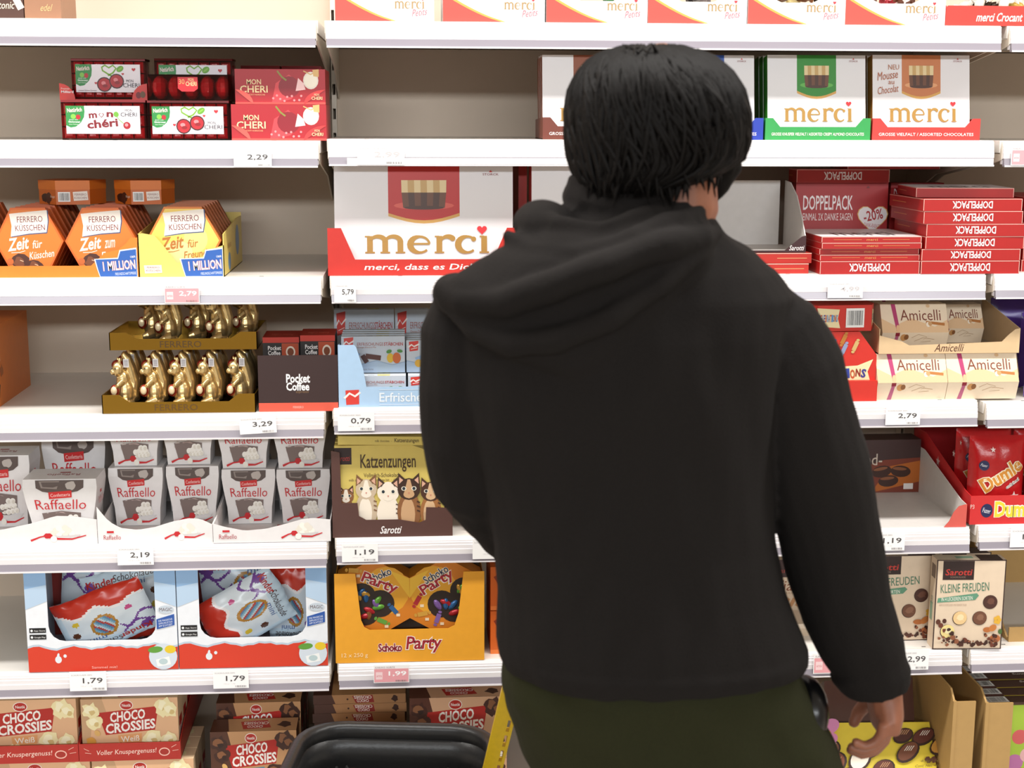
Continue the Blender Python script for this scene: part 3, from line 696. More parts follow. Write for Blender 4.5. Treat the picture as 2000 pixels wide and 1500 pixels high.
for q, (p0, p1, py, Y) in enumerate(((514, 585, 645, .05), (587, 655, 641, .045))):
    cx, w_ = span(p0, p1, Y, b3+.09); z0 = b3+.075; hh = zat(p0, py+14, Y)-z0
    for lay in range(2):
        zz = b3+.0022 if lay else z0
        t = Thing('coffee_praline_box', ('black and red coffee praline box nearer the squirrels', 'black and red coffee praline box nearer the upright')[q]+(' at the bottom of the carton' if lay else ' on top'), 'praline box', (cx, Y, zz)); hx = .0725 if lay else hh
        t.box('body', -w_/2, w_/2, 0, .085, 0, hx, card('#1c1414')); f = t.front(w_, hx, -.0001); f.rect(0, .82, 1, 1, '#c3301f'); f.rect(.52, 0, .98, .80, '#b4451c'); f.ell(.76, .3, .12, .25, '#5a2414')
        f.ell(.76, .52, .13, .19, '#e8d8c8'); f.ell(.76, .52, .09, .13, '#7c3a14'); f.poly([(.70, .1), (.82, .1), (.76, .35)], '#2a120a'); f.text('Pocket', .14, .58, .5, .72, '#efeaea', bold=.02); f.text('Coffee', .14, .42, .48, .56, '#efeaea', bold=.02); f.text('5 Pralinen', .12, .2, .4, .27, '#8a7a70')
        g = t.top(w_, .085, hx+.0001); g.rect(0, 0, 1, 1, '#a8281a'); g.text('Pocket Coffee', .2, .25, .8, .5, '#d8705c', rot=180); t.done()
# --- coconut praline boxes
b4 = top_of(1, 4)
wh = card('#e9e6e6', .35); RR = '#c8242c'
def coco_art(f, top=True):
    if top:
        f.poly([(.17, .985), (.83, .985), (.82, .86), (.74, .80), (.62, .775), (.38, .775), (.26, .80), (.18, .86)], '#5a4c48'); f.poly([(.22, .97), (.5, .97), (.46, .84), (.25, .86)], '#8d807a'); f.blob(.66, .9, .010, '#b8aea8', seed=4)
        f.poly([(.34, .79), (.66, .815), (.66, .70), (.34, .675)], '#cc2a2c'); f.text('Confetteria', .365, .715, .64, .77, '#f6d8d4', rot=3)
    f.text('Raffaello', .13, .50, .87, .665, RR, bold=-.004)
    f.poly([(.20, .44), (.5, .475), (.80, .44), (.80, .2), (.62, .16), (.26, .12)], '#7c6c68'); f.blob(.33, .33, .014, '#c9bdb8', seed=2); f.blob(.48, .38, .012, '#b39e9a', seed=6); f.poly([(.27, .22), (.40, .24), (.36, .30)], '#a8323a')
    for q, (a, b) in enumerate(((.55, .22), (.63, .21), (.71, .22), (.79, .23), (.59, .29), (.67, .30), (.75, .30), (.64, .365), (.72, .365), (.52, .28))): f.circ(a, b, .0062, '#f4f1ea', n=10); f.circ(a+.012, b-.012, .004, '#e2ddd2', n=8)
    f.poly([(.42, .13), (.60, .10), (.85, .12), (.93, .19), (.70, .165), (.5, .17)], '#d9d6d6')
    f.line([(.10, .055), (.25, .115), (.40, .13), (.60, .07), (.75, .07), (.93, .13)], lambda q: .0034*abs(math.cos(q*5))+.0012, '#c8242c')
    for a in range(0, 360, 60): f.ell(.45+.035*math.cos(math.radians(a)), .15+.035*math.sin(math.radians(a)), .04, .032, '#c4222a', n=8)
    f.circ(.53, .075, .0065, '#efece4', n=12)
def coco_box(px0, px1, py0, py1, Y, base, lab, art=True, hh=None, rz=0, d=.085, side=False):
    cx, w_ = span(px0, px1, Y, base+.08); hh = hh or zat((px0+px1)/2, py0, Y)-base
    t = Thing('coconut_praline_box', lab, 'praline box', (cx, Y, base), rz=rz, group='white coconut praline boxes')
    wt, wb_, ins = w_/2, w_/2*.80, .009
    lv = [(wb_, ins, 0), (wb_*1.04, ins*.8, hh*.3), (wt*.95, ins*.3, hh*.65), (wt, 0, hh*.86), (wt*.985, .001, hh)]
    V = []
    for a, i_, z in lv: V += [(-a, i_, z), (a, i_, z), (a, d-i_, z), (-a, d-i_, z)]
    F = [(3, 2, 1, 0), tuple(16+q for q in range(4))]+[(4*l+m, 4*l+(m+1) % 4, 4*l+4+(m+1) % 4, 4*l+4+m) for l in range(4) for m in range(4)]
    t.add('body', V, F, wh)
    def fn(a, b, off):
        z = b*hh; 
        for l in range(4):
            if z <= lv[l+1][2] or l == 3:
                q = (z-lv[l][2])/(lv[l+1][2]-lv[l][2]); hw = lv[l][0]+(lv[l+1][0]-lv[l][0])*q; yy = lv[l][1]+(lv[l+1][1]-lv[l][1])*q; break
        return Vector(((a-.5)*2*hw, yy-off-.0009, z))
    if art:
        f = Face(t, (-w_/2, 0, 0), (w_, 0, 0), (0, 0, hh), fn); coco_art(f)
    g = t.top(w_*.9, d*.8, hh+.0002, d*.1); g.text('Raffaello', .25, .3, .75, .5, '#b06a6c', rot=180); g.rect(.42, .6, .58, .7, '#a8323a')
    if side:
        s_ = t.right(d*.8, hh*.9, wt*.97, d*.1, hh*.05); s_.text('Raffaello', .2, .55, .8, .68, '#d88a8c', rot=0); s_.rect(.4, .72, .6, .8, '#c8242c')
    t.done(); return hh
A = 'white coconut praline box, '
hr = .1
coco_box(212, 319, 914, 1006, .115, b4+.002, A+'front one in the middle tray nearer the bare side')
coco_box(325, 428, 911, 1003, .115, b4+.002, A+'front one in the middle tray nearer the upright')
coco_box(433, 538, 917, 1013, .115, b4+.002, A+'front one in the end tray nearer the middle tray')
coco_box(540, 645, 917, 1013, .115, b4+.002, A+'front one in the end tray beside the upright')
up = [zat(265, 914, .115), zat(378, 911, .115), zat(484, 917, .115), zat(592, 917, .115)]
for q, (p0, p1, Y) in enumerate(((208, 312, .12), (313, 417, .12), (421, 527, .115), (531, 638, .115))):
    coco_box(p0, p1, 0, 0, Y, up[q]+.001, A+'stacked on top of '+('the first middle tray box', 'the second middle tray box', 'the first end tray box', 'the last end tray box')[q], hh=hr)
coco_box(45, 190, 936, 1040, .03, b4+.002, A+'low in the wavy tray with its lid showing', d=.085, side=True, rz=0)
coco_box(-62, 60, 872, 0, .122, b4+.002, A+'cut off at the shelf end', hh=.145, side=True)
coco_box(84, 208, 846, 0, .215, b4+.002, A+'standing at the back behind the low one', hh=.160)
for q, (p0, p1) in enumerate(((231, 314), (322, 411), (447, 523), (535, 628))):
    coco_box(p0, p1, 0, 0, .215, b4+.002, A+'behind '+('the first middle tray box', 'the second middle tray box', 'the first end tray box', 'the last end tray box')[q], hh=hr, art=False)
def wavy_tray(px0, px1, py_bot, Y, lab, prof, flip=False, d=.302):
    cx, w_ = span(px0, px1, Y, b4); n = 24; top = []
    for i in range(n+1):
        q = 1-i/n; top.append((-w_/2+w_*q, float(np.interp(q, [p[0] for p in prof], [p[1] for p in prof]))))
    hl, hr_ = prof[0][1], prof[-1][1]
    def art(t):
        f = t.front(w_, .05, -.0001)
        for q, (a, b) in enumerate(((.72, .42), (.76, .42), (.80, .42), (.84, .42), (.74, .54), (.78, .54), (.82, .54), (.76, .64), (.80, .64))): f.circ(a, b, .006, '#f3efe6' if q % 2 else '#e6e0d4', n=10)
        f.poly([(.66, .34), (.72, .24), (.86, .24), (.90, .38), (.78, .33)], '#cfcaca')
        f.line([(.58, .16), (.64, .30), (.69, .36), (.75, .22), (.84, .2), (.93, .34)], lambda q: .003*abs(math.cos(q*5))+.001, '#c8242c')
        for a in range(0, 360, 60): f.ell(.69+.014*math.cos(math.radians(a)), .34+.05*math.sin(math.radians(a)), .016, .06, '#c4222a', n=8)
        f.circ(.725, .22, .006, '#f1eee8', n=12)
        if not flip: f.text('Raffaello', .05, .16, .20, .34, '#b0484c'); f.rect(.08, .42, .14, .5, '#c8242c')
        g = t.face((-w_/2, .0018+.03, .002), (w_, 0, 0), (0, .10, 0)); g.text('Raffaello', .36, .1, .75, .5, '#b23a3e'); g.rect(.5, .55, .68, .8, '#b23a3e')
    tray('wavy_display_tray', lab, cx, Y, b4, w_, d, '#e6e3e3', '#dedada', [(-w_/2, 0), (w_/2, 0)]+top, .05, side_pts=[(.0016, 0), (d, 0), (d, .06), (.03, min(hr_, hl)), (.0016, min(hr_, hl))], art=art, group='wavy white trays')
wavy_tray(-120, 191, 1040, .010, 'white wavy tray holding the low coconut box at the bare shelf end', [(0, .025), (.4, .03), (.6, .042), (.74, .055), (.85, .054), (1, .047)], True)
wavy_tray(192, 416, 1046, .008, 'white wavy tray under the middle pair of coconut boxes', [(0, .072), (.04, .060), (.1, .043), (.2, .030), (.35, .026), (.5, .031), (.65, .041), (.8, .047), (.9, .045), (1, .034)])
wavy_tray(417, 646, 1054, .0, 'white wavy tray under the end pair of coconut boxes', [(0, .038), (.1, .031), (.27, .023), (.45, .026), (.6, .034), (.75, .043), (.85, .046), (1, .042)])

# --- bag display boxes
b5 = top_of(1, 5)
def soft_bag(name, lab, loc, w_, h_, th, art, rx=0, ry=0, rz=0, grp=None, n=64, texts=(), cat='sweets bag', seed=1):
    t = Thing(name, lab, cat, loc, rx=rx, ry=ry, rz=rz, group=grp); m = int(n*h_/w_)
    def S(a, b, off=0., sgn=-1):
        ea = min(a, 1-a)*2; eb = min(b, 1-b)*2
        pil = (max(0, 1-(1-ea)**3)*max(0, 1-(1-min(1, eb*1.15))**2.5))**.6
        cr = .0025*noise.noise(Vector((a*6+seed, b*7, seed)))+.0018*math.sin(a*40+seed)*max(0, 1-eb*6)
        return Vector(((a-.5)*w_*(1-.05*pil), sgn*(th/2*pil+cr*(1 if sgn < 0 else .5))+sgn*off, (b-.5)*h_+.004*math.sin(a*9+seed)*(b-.5)))
    for sgn, nm in ((-1, 'bag_front'), (1, 'bag_back')):
        V = [S(i/n, j/m, 0, sgn) for j in range(m+1) for i in range(n+1)]
        for j in range(m):
            for i in range(n):
                a, b = (i+.5)/n, (j+.5)/m
                q = (j*(n+1)+i, j*(n+1)+i+1, (j+1)*(n+1)+i+1, (j+1)*(n+1)+i)
                t.parts.setdefault(nm, [[], [], [], []])
                P = t.parts[nm]
                if not P[0]: P[0].extend([tuple(v) for v in V])
                mm = M_(mat(art(a, b), .25)) if sgn < 0 else mat('#c9ccd2', .25)
                if mm not in P[3]: P[3].append(mm)
                P[1].append(q if sgn < 0 else q[::-1]); P[2].append(P[3].index(mm))
    t.smooth |= {'bag_front', 'bag_back'}
    f = Face(t, (-w_/2, 0, -h_/2), (w_, 0, 0), (0, 0, h_), lambda a, b, off: S(a, b, off+.0012))
    for tx in texts: f.text(*tx[:6], **(tx[6] if len(tx) > 6 else {}))
    t.done(); return t
def mini_art(seed):
    def art(a, b):
        wv = .30+.05*math.sin(a*14+seed)
        if b < wv: return '#c8321e' if b < wv-.04 else '#f2eeee'
        r = math.hypot((a-.52)*1.25, b-.58)
        if .155 < r < .195: return '#b98432'
        if r <= .155: return ['#5b86a8', '#7fb0c8', '#c8d6dc', '#b8423a'][int((a*31+b*23+seed) % 4)]
        if a < .36 and (abs(b-.66-.09*math.sin(a*17+seed)) < .022 or abs(b-.76-.06*math.sin(a*15+2)) < .020 or math.hypot(a-.10, (b-.84)*.85) < .065): return '#7a4a9a'
        if math.hypot(a-.86, b-.62) < .05: return '#5a3018'
        if math.hypot(a-.82, b-.42) < .045: return '#e2c23a'
        if math.hypot(a-.2, b-.42) < .04: return '#c84a86'
        return '#cfe2ee' if b > .80 or a > .93 else '#dfe8ee'
    return art
TX = (('Kinder', .06, .83, .42, .93, '#b5241c', {'bold': .02}), ('Schokolade', .40, .84, .90, .93, '#4a3a36', {'shear': .15}), ('mini', .55, .75, .78, .82, '#3f66a0', {'shear': .15}))
def bag_display(px0, px1, py0, Y, lab, bags, labb):
    cx, w_ = span(px0, px1, Y, b5); hh = zat((px0+px1)/2, py0, Y)-b5; d = .20; k = .002
    t = Thing('bag_display_box', lab, 'display box', (cx, Y, b5), group='blue and red bag display boxes')
    cb = card('#c9d7e6'); cw = card('#e6eaf0')
    a0, a1 = -w_/2+w_*.145, w_/2-w_*.14; zf = hh*.30; r = .03
    out = [(-w_/2, 0), (w_/2, 0), (w_/2, hh), (a1, hh)]+[(a1-r+r*math.cos(math.radians(q)), zf+r+r*math.sin(math.radians(q))) for q in (0, -22, -45, -67, -90)]+[(a0+r+r*math.cos(math.radians(q)), zf+r+r*math.sin(math.radians(q))) for q in (-90, -112, -135, -157, -180)]+[(a0, hh), (-w_/2, hh)]
    t.prism('front_panel', out, 0, k, cw); t.box('box_base', -w_/2, w_/2, k, d, 0, k, cb)
    for q, xx in enumerate((-w_/2, w_/2-k)): t.box('side_panel#%d' % q, xx, xx+k, k, d, k, hh, cb)
    t.box('back_panel', -w_/2, w_/2, d-k, d, k, hh, card('#8b2c24'))
    for q, (xa, xb) in enumerate(((-w_/2, a0), (a1, w_/2))): t.box('top_flap#%d' % q, xa, xb, k, .05, hh-k, hh, card('#7fa9d4'))
    f = t.front(w_, hh, -.0001); n = 26
    edge = [(i/n, .235+.022*math.sin(i*.95)*(1 if i % 3 else .3)-.03*(i/n)*(1-i/n)*4*.2) for i in range(n+1)]
    f.poly([(0, 0), (1, 0)]+[(a, b+.02) for a, b in edge[::-1]], '#b9c8d6'); f.poly([(0, 0), (1, 0)]+edge[::-1], '#d23a22')
    f.ell(.20, .12, .022, .036, '#dfe6ec'); f.ell(.20, .16, .008, .025, '#dfe6ec', rot=-10); f.ell(.245, .155, .011, .017, '#dfe6ec')
    f.poly([(0, 1), (.145, 1), (.145, .85), (0, .80)], '#8fb4dc'); f.poly([(.86, 1), (1, 1), (1, .82), (.86, .87)], '#8fb4dc'); f.poly([(0, .82), (.145, .86), (.145, .7), (0, .62)], '#b4cce4'); f.poly([(.86, .87), (1, .83), (1, .62), (.86, .70)], '#b4cce4')
    for (b, s_) in ((.39, 'App Store'), (.325, 'Google Play')): f.rect(.018, b, .128, b+.048, '#141416'); f.text(s_, .048, b+.01, .122, b+.028, '#f2f2f2'); f.ell(.033, b+.022, .008, .012, '#f2f2f2')
    f.text('MAGIC', .885, .575, .975, .615, '#5a3a34'); f.ell(.93, .595, .053, .04, '#c2cdd8', n=18, part='printed_picture'); f.k -= 3; f.ell(.93, .595, .05, .036, '#e6eaf0'); f.k += 3; f.text('MAGIC', .888, .578, .972, .612, '#5a3a34')
    f.poly([(.865, .40), (.985, .44), (.985, .55), (.865, .50)], '#2c56a4')
    for q, s_ in enumerate(('DIE MAGISCHE', 'SAMMLUNG IST NUN', 'APP ECHTZEIT')): f.text(s_, .878, .482-q*.026, .972, .500-q*.026, '#e8eefa', rot=9)
    f.ell(.90, .13, .095, .13, '#cfd9e4', n=22); f.poly([(.85, .10), (.94, .13), (.95, .05), (.86, .03)], '#eef0f0'); f.ell(.90, .08, .03, .03, '#b8ccd0'); f.ell(.85, .2, .05, .032, '#5f9a3a', rot=6); f.ell(.95, .2, .038, .04, '#e2c22e')
    if cx < -.35: f.text('Sammel mit!', .42, .025, .59, .05, '#f0b8ac')
    t.done()
    for q, (bx_, by_, bz, bw, bh, rx, ry, rz_) in enumerate(bags):
        soft_bag('sweets_bag', labb[q], (cx+bx_, Y+by_, b5+bz), bw, bh, .035, mini_art(q*1.7), rx=rx, ry=ry, rz=rz_, grp='mini chocolate bags', texts=TX, seed=q+2)
bag_display(57, 349, 1112, -.004, 'blue white and red display box of sweets bags nearer the bare shelf end', [(-.025, .172, .091, .18, .165, 0, 5, 0), (.03, .122, .0935, .165, .145, -3, -14, 0), (-.005, .058, .088, .18, .115, -8, 160, 0)],
    ['pale blue sweets bag standing at the back of the display nearer the bare end', 'pale blue sweets bag lying across the display nearer the bare end', 'red ended sweets bag low in the display nearer the bare end'])
bag_display(351, 641, 1108, -.004, 'blue white and red display box of sweets bags beside the upright', [(-.03, .172, .095, .18, .165, 0, -5, 0), (.072, .122, .086, .115, .16, -2, 176, 0), (-.02, .060, .0925, .115, .165, -8, 62, 0)],
    ['upright sweets bag at the back of the display beside the upright post', 'red topped sweets bag standing at the side of the display beside the post', 'sweets bag with red end leaning at the front of the display beside the post'])

# --- crisp chocolate boxes on the base shelf
PAL = {'weiss': ('#e2b48c', '#edcfa8', '#f3e6b4', 'Weiß', '#e0a06a'), 'orig': ('#55301f', '#c49468', '#3f2015', 'Original', '#5b8aa0'), 'zart': ('#5a3122', '#d9ab88', '#472318', 'Zartbitter', '#7a3f7c')}
def crossies(cx, Y, base, w_, h_, d, kind, lab, grp=None, rz=0, art=True, rx=0):
    base_c, pale, crisp, word, wc = PAL[kind]
    t = Thing('crisp_chocolate_box', lab, 'chocolate box', (cx, Y, base), rz=rz, rx=rx, group=grp)
    t.box('body', -w_/2, w_/2, 0, d, 0, h_, card(pale if kind == 'weiss' else base_c))
    def logo(f, a0, b0, a1, b1, up=True, rot=0):
        X = lambda a: a0+(a1-a0)*a; Q = lambda b: b0+(b1-b0)*b
        f.poly([(X(0), Q(.80)), (X(1), Q(1)), (X(.93), Q(.15)), (X(.12), Q(0))], '#b5261e')
        f.text('CHOCO', X(.2), Q(.50), X(.78), Q(.86), '#f6f1ec', rot=6, bold=.03, shear=.12); f.text('CROSSIES', X(.12), Q(.12), X(.94), Q(.48), '#f6f1ec', rot=6, bold=.03, shear=.12)
    if art:
        f = t.front(w_, h_, -.0001); f.rect(0, 0, 1, 1, pale if kind != 'weiss' else base_c)
        if kind == 'weiss': f.poly([(0, 1), (.22, 1), (.26, .78), (.1, .5), (.06, 0), (0, 0)], '#c9a27c')
        else: f.poly([(0, 1), (.20, 1), (.25, .7), (.3, .4), (.4, 0), (0, 0)], base_c)
        logo(f, .17, .38, .80, .86)
        f.ell(.47, .885, .07, .085, '#f3e6dc'); f.ell(.47, .885, .062, .072, '#b5261e'); f.text('Nestlé', .425, .86, .515, .91, '#f6f1ec', bold=.01)
        f.poly([(.37, .37), (.62, .40), (.61, .24), (.38, .22)], wc); f.text(word, .40, .26, .59, .36, '#f7eee2', rot=4, bold=.008)
        rd = random.Random(hash(kind) % 7)
        for (a, b, r) in ((.10, .80, .017), (.14, .60, .016), (.86, .84, .02), (.92, .78, .015), (.73, .30, .019), (.90, .28, .016), (.35, .10, .019), (.42, .14, .012)):
            f.blob(a, b, r, crisp, seed=int(a*90), n=15); f.blob(a-.012, b+.02, r*.55, '#8a5a3a' if kind != 'weiss' else '#fbf3cf', seed=int(b*70), n=9); f.blob(a+.015, b-.03, r*.35, '#2f170f' if kind != 'weiss' else '#d9bf82', seed=int(b*30), n=7)
        f.ell(.16, .42, .028, .055, '#e0b26a', rot=30); f.blob(.09, .26, .010, '#d89a44', seed=5); f.blob(.57, .09, .010, '#d89a44', seed=6)
        f.rect(.74, .02, .97, .13, '#e9d2bc' if kind == 'weiss' else '#8c6a52')
        for q in range(5): f.ell(.77+.043*q, .085, .016, .03, '#f4ead8', n=8); f.rect(.757+.043*q, .03, .783+.043*q, .055, '#f4ead8')
    else: f = t.front(w_, h_, -.0001); f.rect(0, 0, 1, 1, pale if kind == 'weiss' else base_c)
    g = t.top(w_, d, h_+.0001); g.rect(0, 0, 1, 1, pale)
    g.poly([(0, 0), (.22, 0), (.17, 1), (0, 1)], base_c if kind != 'weiss' else '#cfa77e'); g.poly([(.38, .15), (.70, .25), (.64, .85), (.33, .75)], '#b5261e'); g.text('CHOCO', .42, .25, .60, .45, '#f6f1ec', rot=180, bold=.02); g.text('CROSSIES', .37, .5, .66, .72, '#f6f1ec', rot=180, bold=.02); g.blob(.85, .5, .014, crisp, seed=3)
    s_ = t.right(d, h_, w_/2+.0001); s_.rect(0, 0, 1, 1, pale if kind == 'weiss' else base_c); s_.rect(.2, .1, .85, .62, '#b5261e'); s_.text('CROSSIES', .25, .2, .8, .5, '#f6f1ec', rot=90, bold=.02)
    t.done()
zt = zat(260, 1362, .03); L2 = zt-.122                 # tops of the upper layer
def layer(px0, px1, Y, zb, kind, lab, n=6, grp='crisp chocolate boxes in rows', h_=.12, pitch=.052, fit=None):
    cx, w_ = span(px0, px1, Y, zb+.06)
    if fit: cx, w_ = span(fit[0], fit[1], .02, L2); w_ -= .009
    for k in range(n): crossies(cx, Y+k*pitch, zb, w_, h_, pitch-.003, kind, lab if k == 0 else lab.replace('front', ORD[k]), None if k == 0 else grp, art=k == 0)
layer(-45, 157, .035, L2, 'weiss', 'pale crisp chocolate box, front in the upper layer at the frame edge', fit=(-60, 155))
layer(166, 358, .030, L2, 'weiss', 'pale crisp chocolate box, front in the upper layer beside the dark ones', fit=(156, 354))
BZ = BASE_Z
layer(-25, 178, .025, BZ+.003, 'weiss', 'pale crisp chocolate box, front in the lower layer at the frame edge', 3)
layer(182, 380, .020, BZ+.003, 'weiss', 'pale crisp chocolate box, front in the lower layer beside the dark ones', 3)
for q, (p0, p1, lab) in enumerate(((-60, 155, 'red card tray lettered along its lip under the pale boxes at the frame edge'), (156, 354, 'red card tray lettered along its lip under the pale boxes beside the dark ones'))):
    cx, w_ = span(p0, p1, .02, L2)
    def artc(t, w_=w_):
        f = t.front(w_, .036, -.0001); f.text('Voller Knuspergenuss!', .17, .3, .76, .66, '#f0cfc2', rot=1.5, shear=.15); f.ell(.84, .45, .055, .24, '#e9b7a8'); f.ell(.84, .45, .045, .18, '#9c2a22'); f.line([(.05, .75), (.10, .6)], .001, '#e9b7a8'); f.line([(.06, .5), (.12, .45)], .001, '#e9b7a8'); f.line([(.91, .7), (.96, .85)], .001, '#e9b7a8'); f.line([(.92, .5), (.98, .55)], .001, '#e9b7a8')
    tray('display_tray', lab, cx, .016, L2-.002, w_, .34, '#a82a22', '#8c241e', [(-w_/2, 0), (w_/2, 0), (w_/2, .036), (-w_/2, .036)], .036, side_pts=[(.0016, 0), (.338, 0), (.338, .10), (.06, .055), (.0016, .036)], art=artc, group='red lettered card trays')
zo = zat(490, 1428, .03)
cx, w_ = span(412, 580, .03, zo-.06)
for k in range(4): crossies(cx+(.004 if k else 0), .03+k*.07, zo-.125+(.03 if k else 0), w_, .125, .060, 'orig', 'dark brown crisp chocolate box, '+ORD[k]+' in the row beside the pale ones', 'dark crisp chocolate boxes', art=k < 2)
for k in range(4): crossies(cx+(.004 if k else 0), .03+k*.07, BZ+.0005, w_, zo-.1255-BZ+(.03 if k else 0), .060, 'orig', 'dark brown crisp chocolate box, '+ORD[k]+' in the bottom layer beside the pale ones', 'dark crisp chocolate boxes', art=False)
cx, w_ = span(612, 792, .11, .48)
zt2 = zat(700, 1343, .12)
npile = 11; hp_ = (zt2-.004-BZ)/npile
for k in range(npile):
    h_ = hp_-.0004; z0 = BZ+.0002+(npile-1-k)*hp_
    t = Thing('flat_chocolate_box', 'dark crisp chocolate box lying flat, '+ORD[k].replace('front', 'topmost')+' of the flat pile', 'chocolate box', (cx+.002*math.sin(k*2.3), .095, z0), group='flat pile of dark boxes'); t.box('body', -w_/2, w_/2, 0, .13, 0, h_, card('#4a281c'))
    f = t.front(w_, h_, -.0001); f.poly([(.20, 1), (1, 1), (1, 0), (.24, 0)], '#a8794f'); f.poly([(.46, .05), (.66, .12), (.64, .92), (.42, .85)], '#8c241e'); f.text('CHOCO', .47, .14, .60, .48, '#eadfd6', rot=180, bold=.02, shear=-.2); f.text('CROSSIES', .44, .52, .63, .86, '#eadfd6', rot=180, bold=.02, shear=-.2); f.blob(.88, .5, .007, '#3a1c12', seed=3); f.circ(.37, .5, .002, '#3a1c12')
    g = t.top(w_, .13, h_+.0001); g.rect(.2, 0, 1, 1, '#b98a5c'); t.done()
zq = zat(890, 1358, .03); cx, w_ = span(800, 990, .025, zq-.06)
for k in range(5): crossies(cx, .025+k*.06, zq-.132, w_, .13, .057, 'zart', 'reddish brown crisp chocolate box, '+ORD[k]+' in the row by the yellow handle', 'dark crisp chocolate boxes by the handle', art=k == 0)
for k in range(5): crossies(cx, .025+k*.06, BZ+.0005, w_, zq-.1325-BZ-.0005, .057, 'zart', 'reddish brown crisp chocolate box, '+ORD[k]+' in the bottom row by the yellow handle', 'dark crisp chocolate boxes by the handle', art=k == 0)
cx, w_ = span(650, 785, .03, .3)
for k in range(2): crossies(cx, .03, BZ+.003+k*.075, w_, .073, .057, 'zart', 'crisp chocolate box behind the shopping basket, '+('lower', 'upper')[k]+' one', 'boxes behind the basket')
# ================================================================== BAY 2
# --- top shelf: praline bags in white and red trays
t0 = top_of(2, 0)
sweet_cols = [('#2b2f6a', '#6a3a22', '#c9a23a', '#3a2418'), ('#d8cfd6', '#b8a8b0', '#c98a92', '#8a7a80'), ('#2a7a34', '#3a1d12', '#5aa048', '#d9d2c8'), ('#3b3536', '#6a6060', '#241f20', '#8a8284'), ('#5a3a20', '#e3cf94', '#7a4a28', '#2a1a12'), ('#e8dfe0', '#c23a4a', '#6a4030', '#d8b0b4')]
rd = random.Random(3)
SWN = {'#2b2f6a': 'navy', '#6a3a22': 'brown', '#c9a23a': 'gold', '#3a2418': 'dark brown', '#d8cfd6': 'silver', '#b8a8b0': 'mauve', '#c98a92': 'pink', '#8a7a80': 'grey', '#2a7a34': 'green', '#3a1d12': 'dark brown', '#5aa048': 'bright green', '#d9d2c8': 'pale', '#3b3536': 'charcoal', '#6a6060': 'grey', '#241f20': 'black', '#8a8284': 'silver', '#5a3a20': 'brown', '#e3cf94': 'cream', '#7a4a28': 'light brown', '#2a1a12': 'dark brown', '#e8dfe0': 'white', '#c23a4a': 'red', '#6a4030': 'brown', '#d8b0b4': 'pink', '#efe9e0': 'cream', '#3a2a20': 'dark brown', '#c9a850': 'gold', '#f4f0ea': 'white'}
PILE = {}
def settle(t):
    """lower a sweet until it lies on the tray floor or on the sweets below it"""
    from mathutils.bvhtree import BVHTree
    R = t.e.rotation_euler.to_matrix(); key = PILE['key']; zf = PILE['floor']; L = PILE.setdefault(key, [])
    o = Vector((t.e.location.x, t.e.location.y, zf+.12)); V, F = [], []
    for v, f_, _, _ in t.parts.values():
        k = len(V); V += [o+R @ Vector(p) for p in v]; F += [[k+i for i in q] for q in f_]
    g = min(v.z for v in V)-zf
    for B, W in L:
        for v in V:
            h = B.ray_cast(v, Vector((0, 0, -1)))
            if h[0] is not None: g = min(g, v.z-h[0].z)
    me = BVHTree.FromPolygons(V, F)
    for B, W in L:
        for v in W:
            h = me.ray_cast(v, Vector((0, 0, 1)))
            if h[0] is not None: g = min(g, h[0].z-v.z)
    g += .0004; V = [v-Vector((0, 0, g)) for v in V]; L.append((BVHTree.FromPolygons(V, F), V)); t.e.location.z = o.z-g
def sweet(x, y, z, c, lab, rz, grp):
    lab = SWN[c]+' '+lab; grp = SWN[c]+' '+grp
    t = Thing('wrapped_sweet', lab, 'sweet', (x, y, z), rz=rz, rx=rd.uniform(-25, 25), ry=rd.uniform(-30, 30), group=grp); m = mat(c, .22, .1, 'foil')
    v, f_ = rings([(0, 0, -.007, .010, .006), (0, 0, -.004, .013, .0085), (0, 0, .004, .013, .0085), (0, 0, .007, .010, .006)], 10); t.add('sweet_body', v, f_, m)
    for s_ in (-1, 1):
        t.add('twist#%d' % s_, [(s_*.011, -.003, -.003), (s_*.011, .003, .003), (s_*.021, .001, .009), (s_*.022, -.002, 0), (s_*.021, .002, -.009)], [(0, 1, 2, 3, 4)], m)
    t.smooth |= {'sweet_body'}; t.done(); settle(t)
def drop(L, cx, w_, z0):
    x, y = cx+rd.uniform(-.36, .36)*w_, rd.uniform(.032, .125); z = z0+.0085
    for (a, b, c) in L:
        d = math.hypot(a-x, b-y)
        if d < .0145: z = max(z, c+math.sqrt(.0145**2-d*d)*.9)
    L.append((x, y, z)); PILE['key'] = round(cx, 3); PILE['floor'] = z0-.0005; return x, y, z
WORDS = ['blue and brown', 'pale pink', 'green', 'black', 'brown and cream', 'white and red']
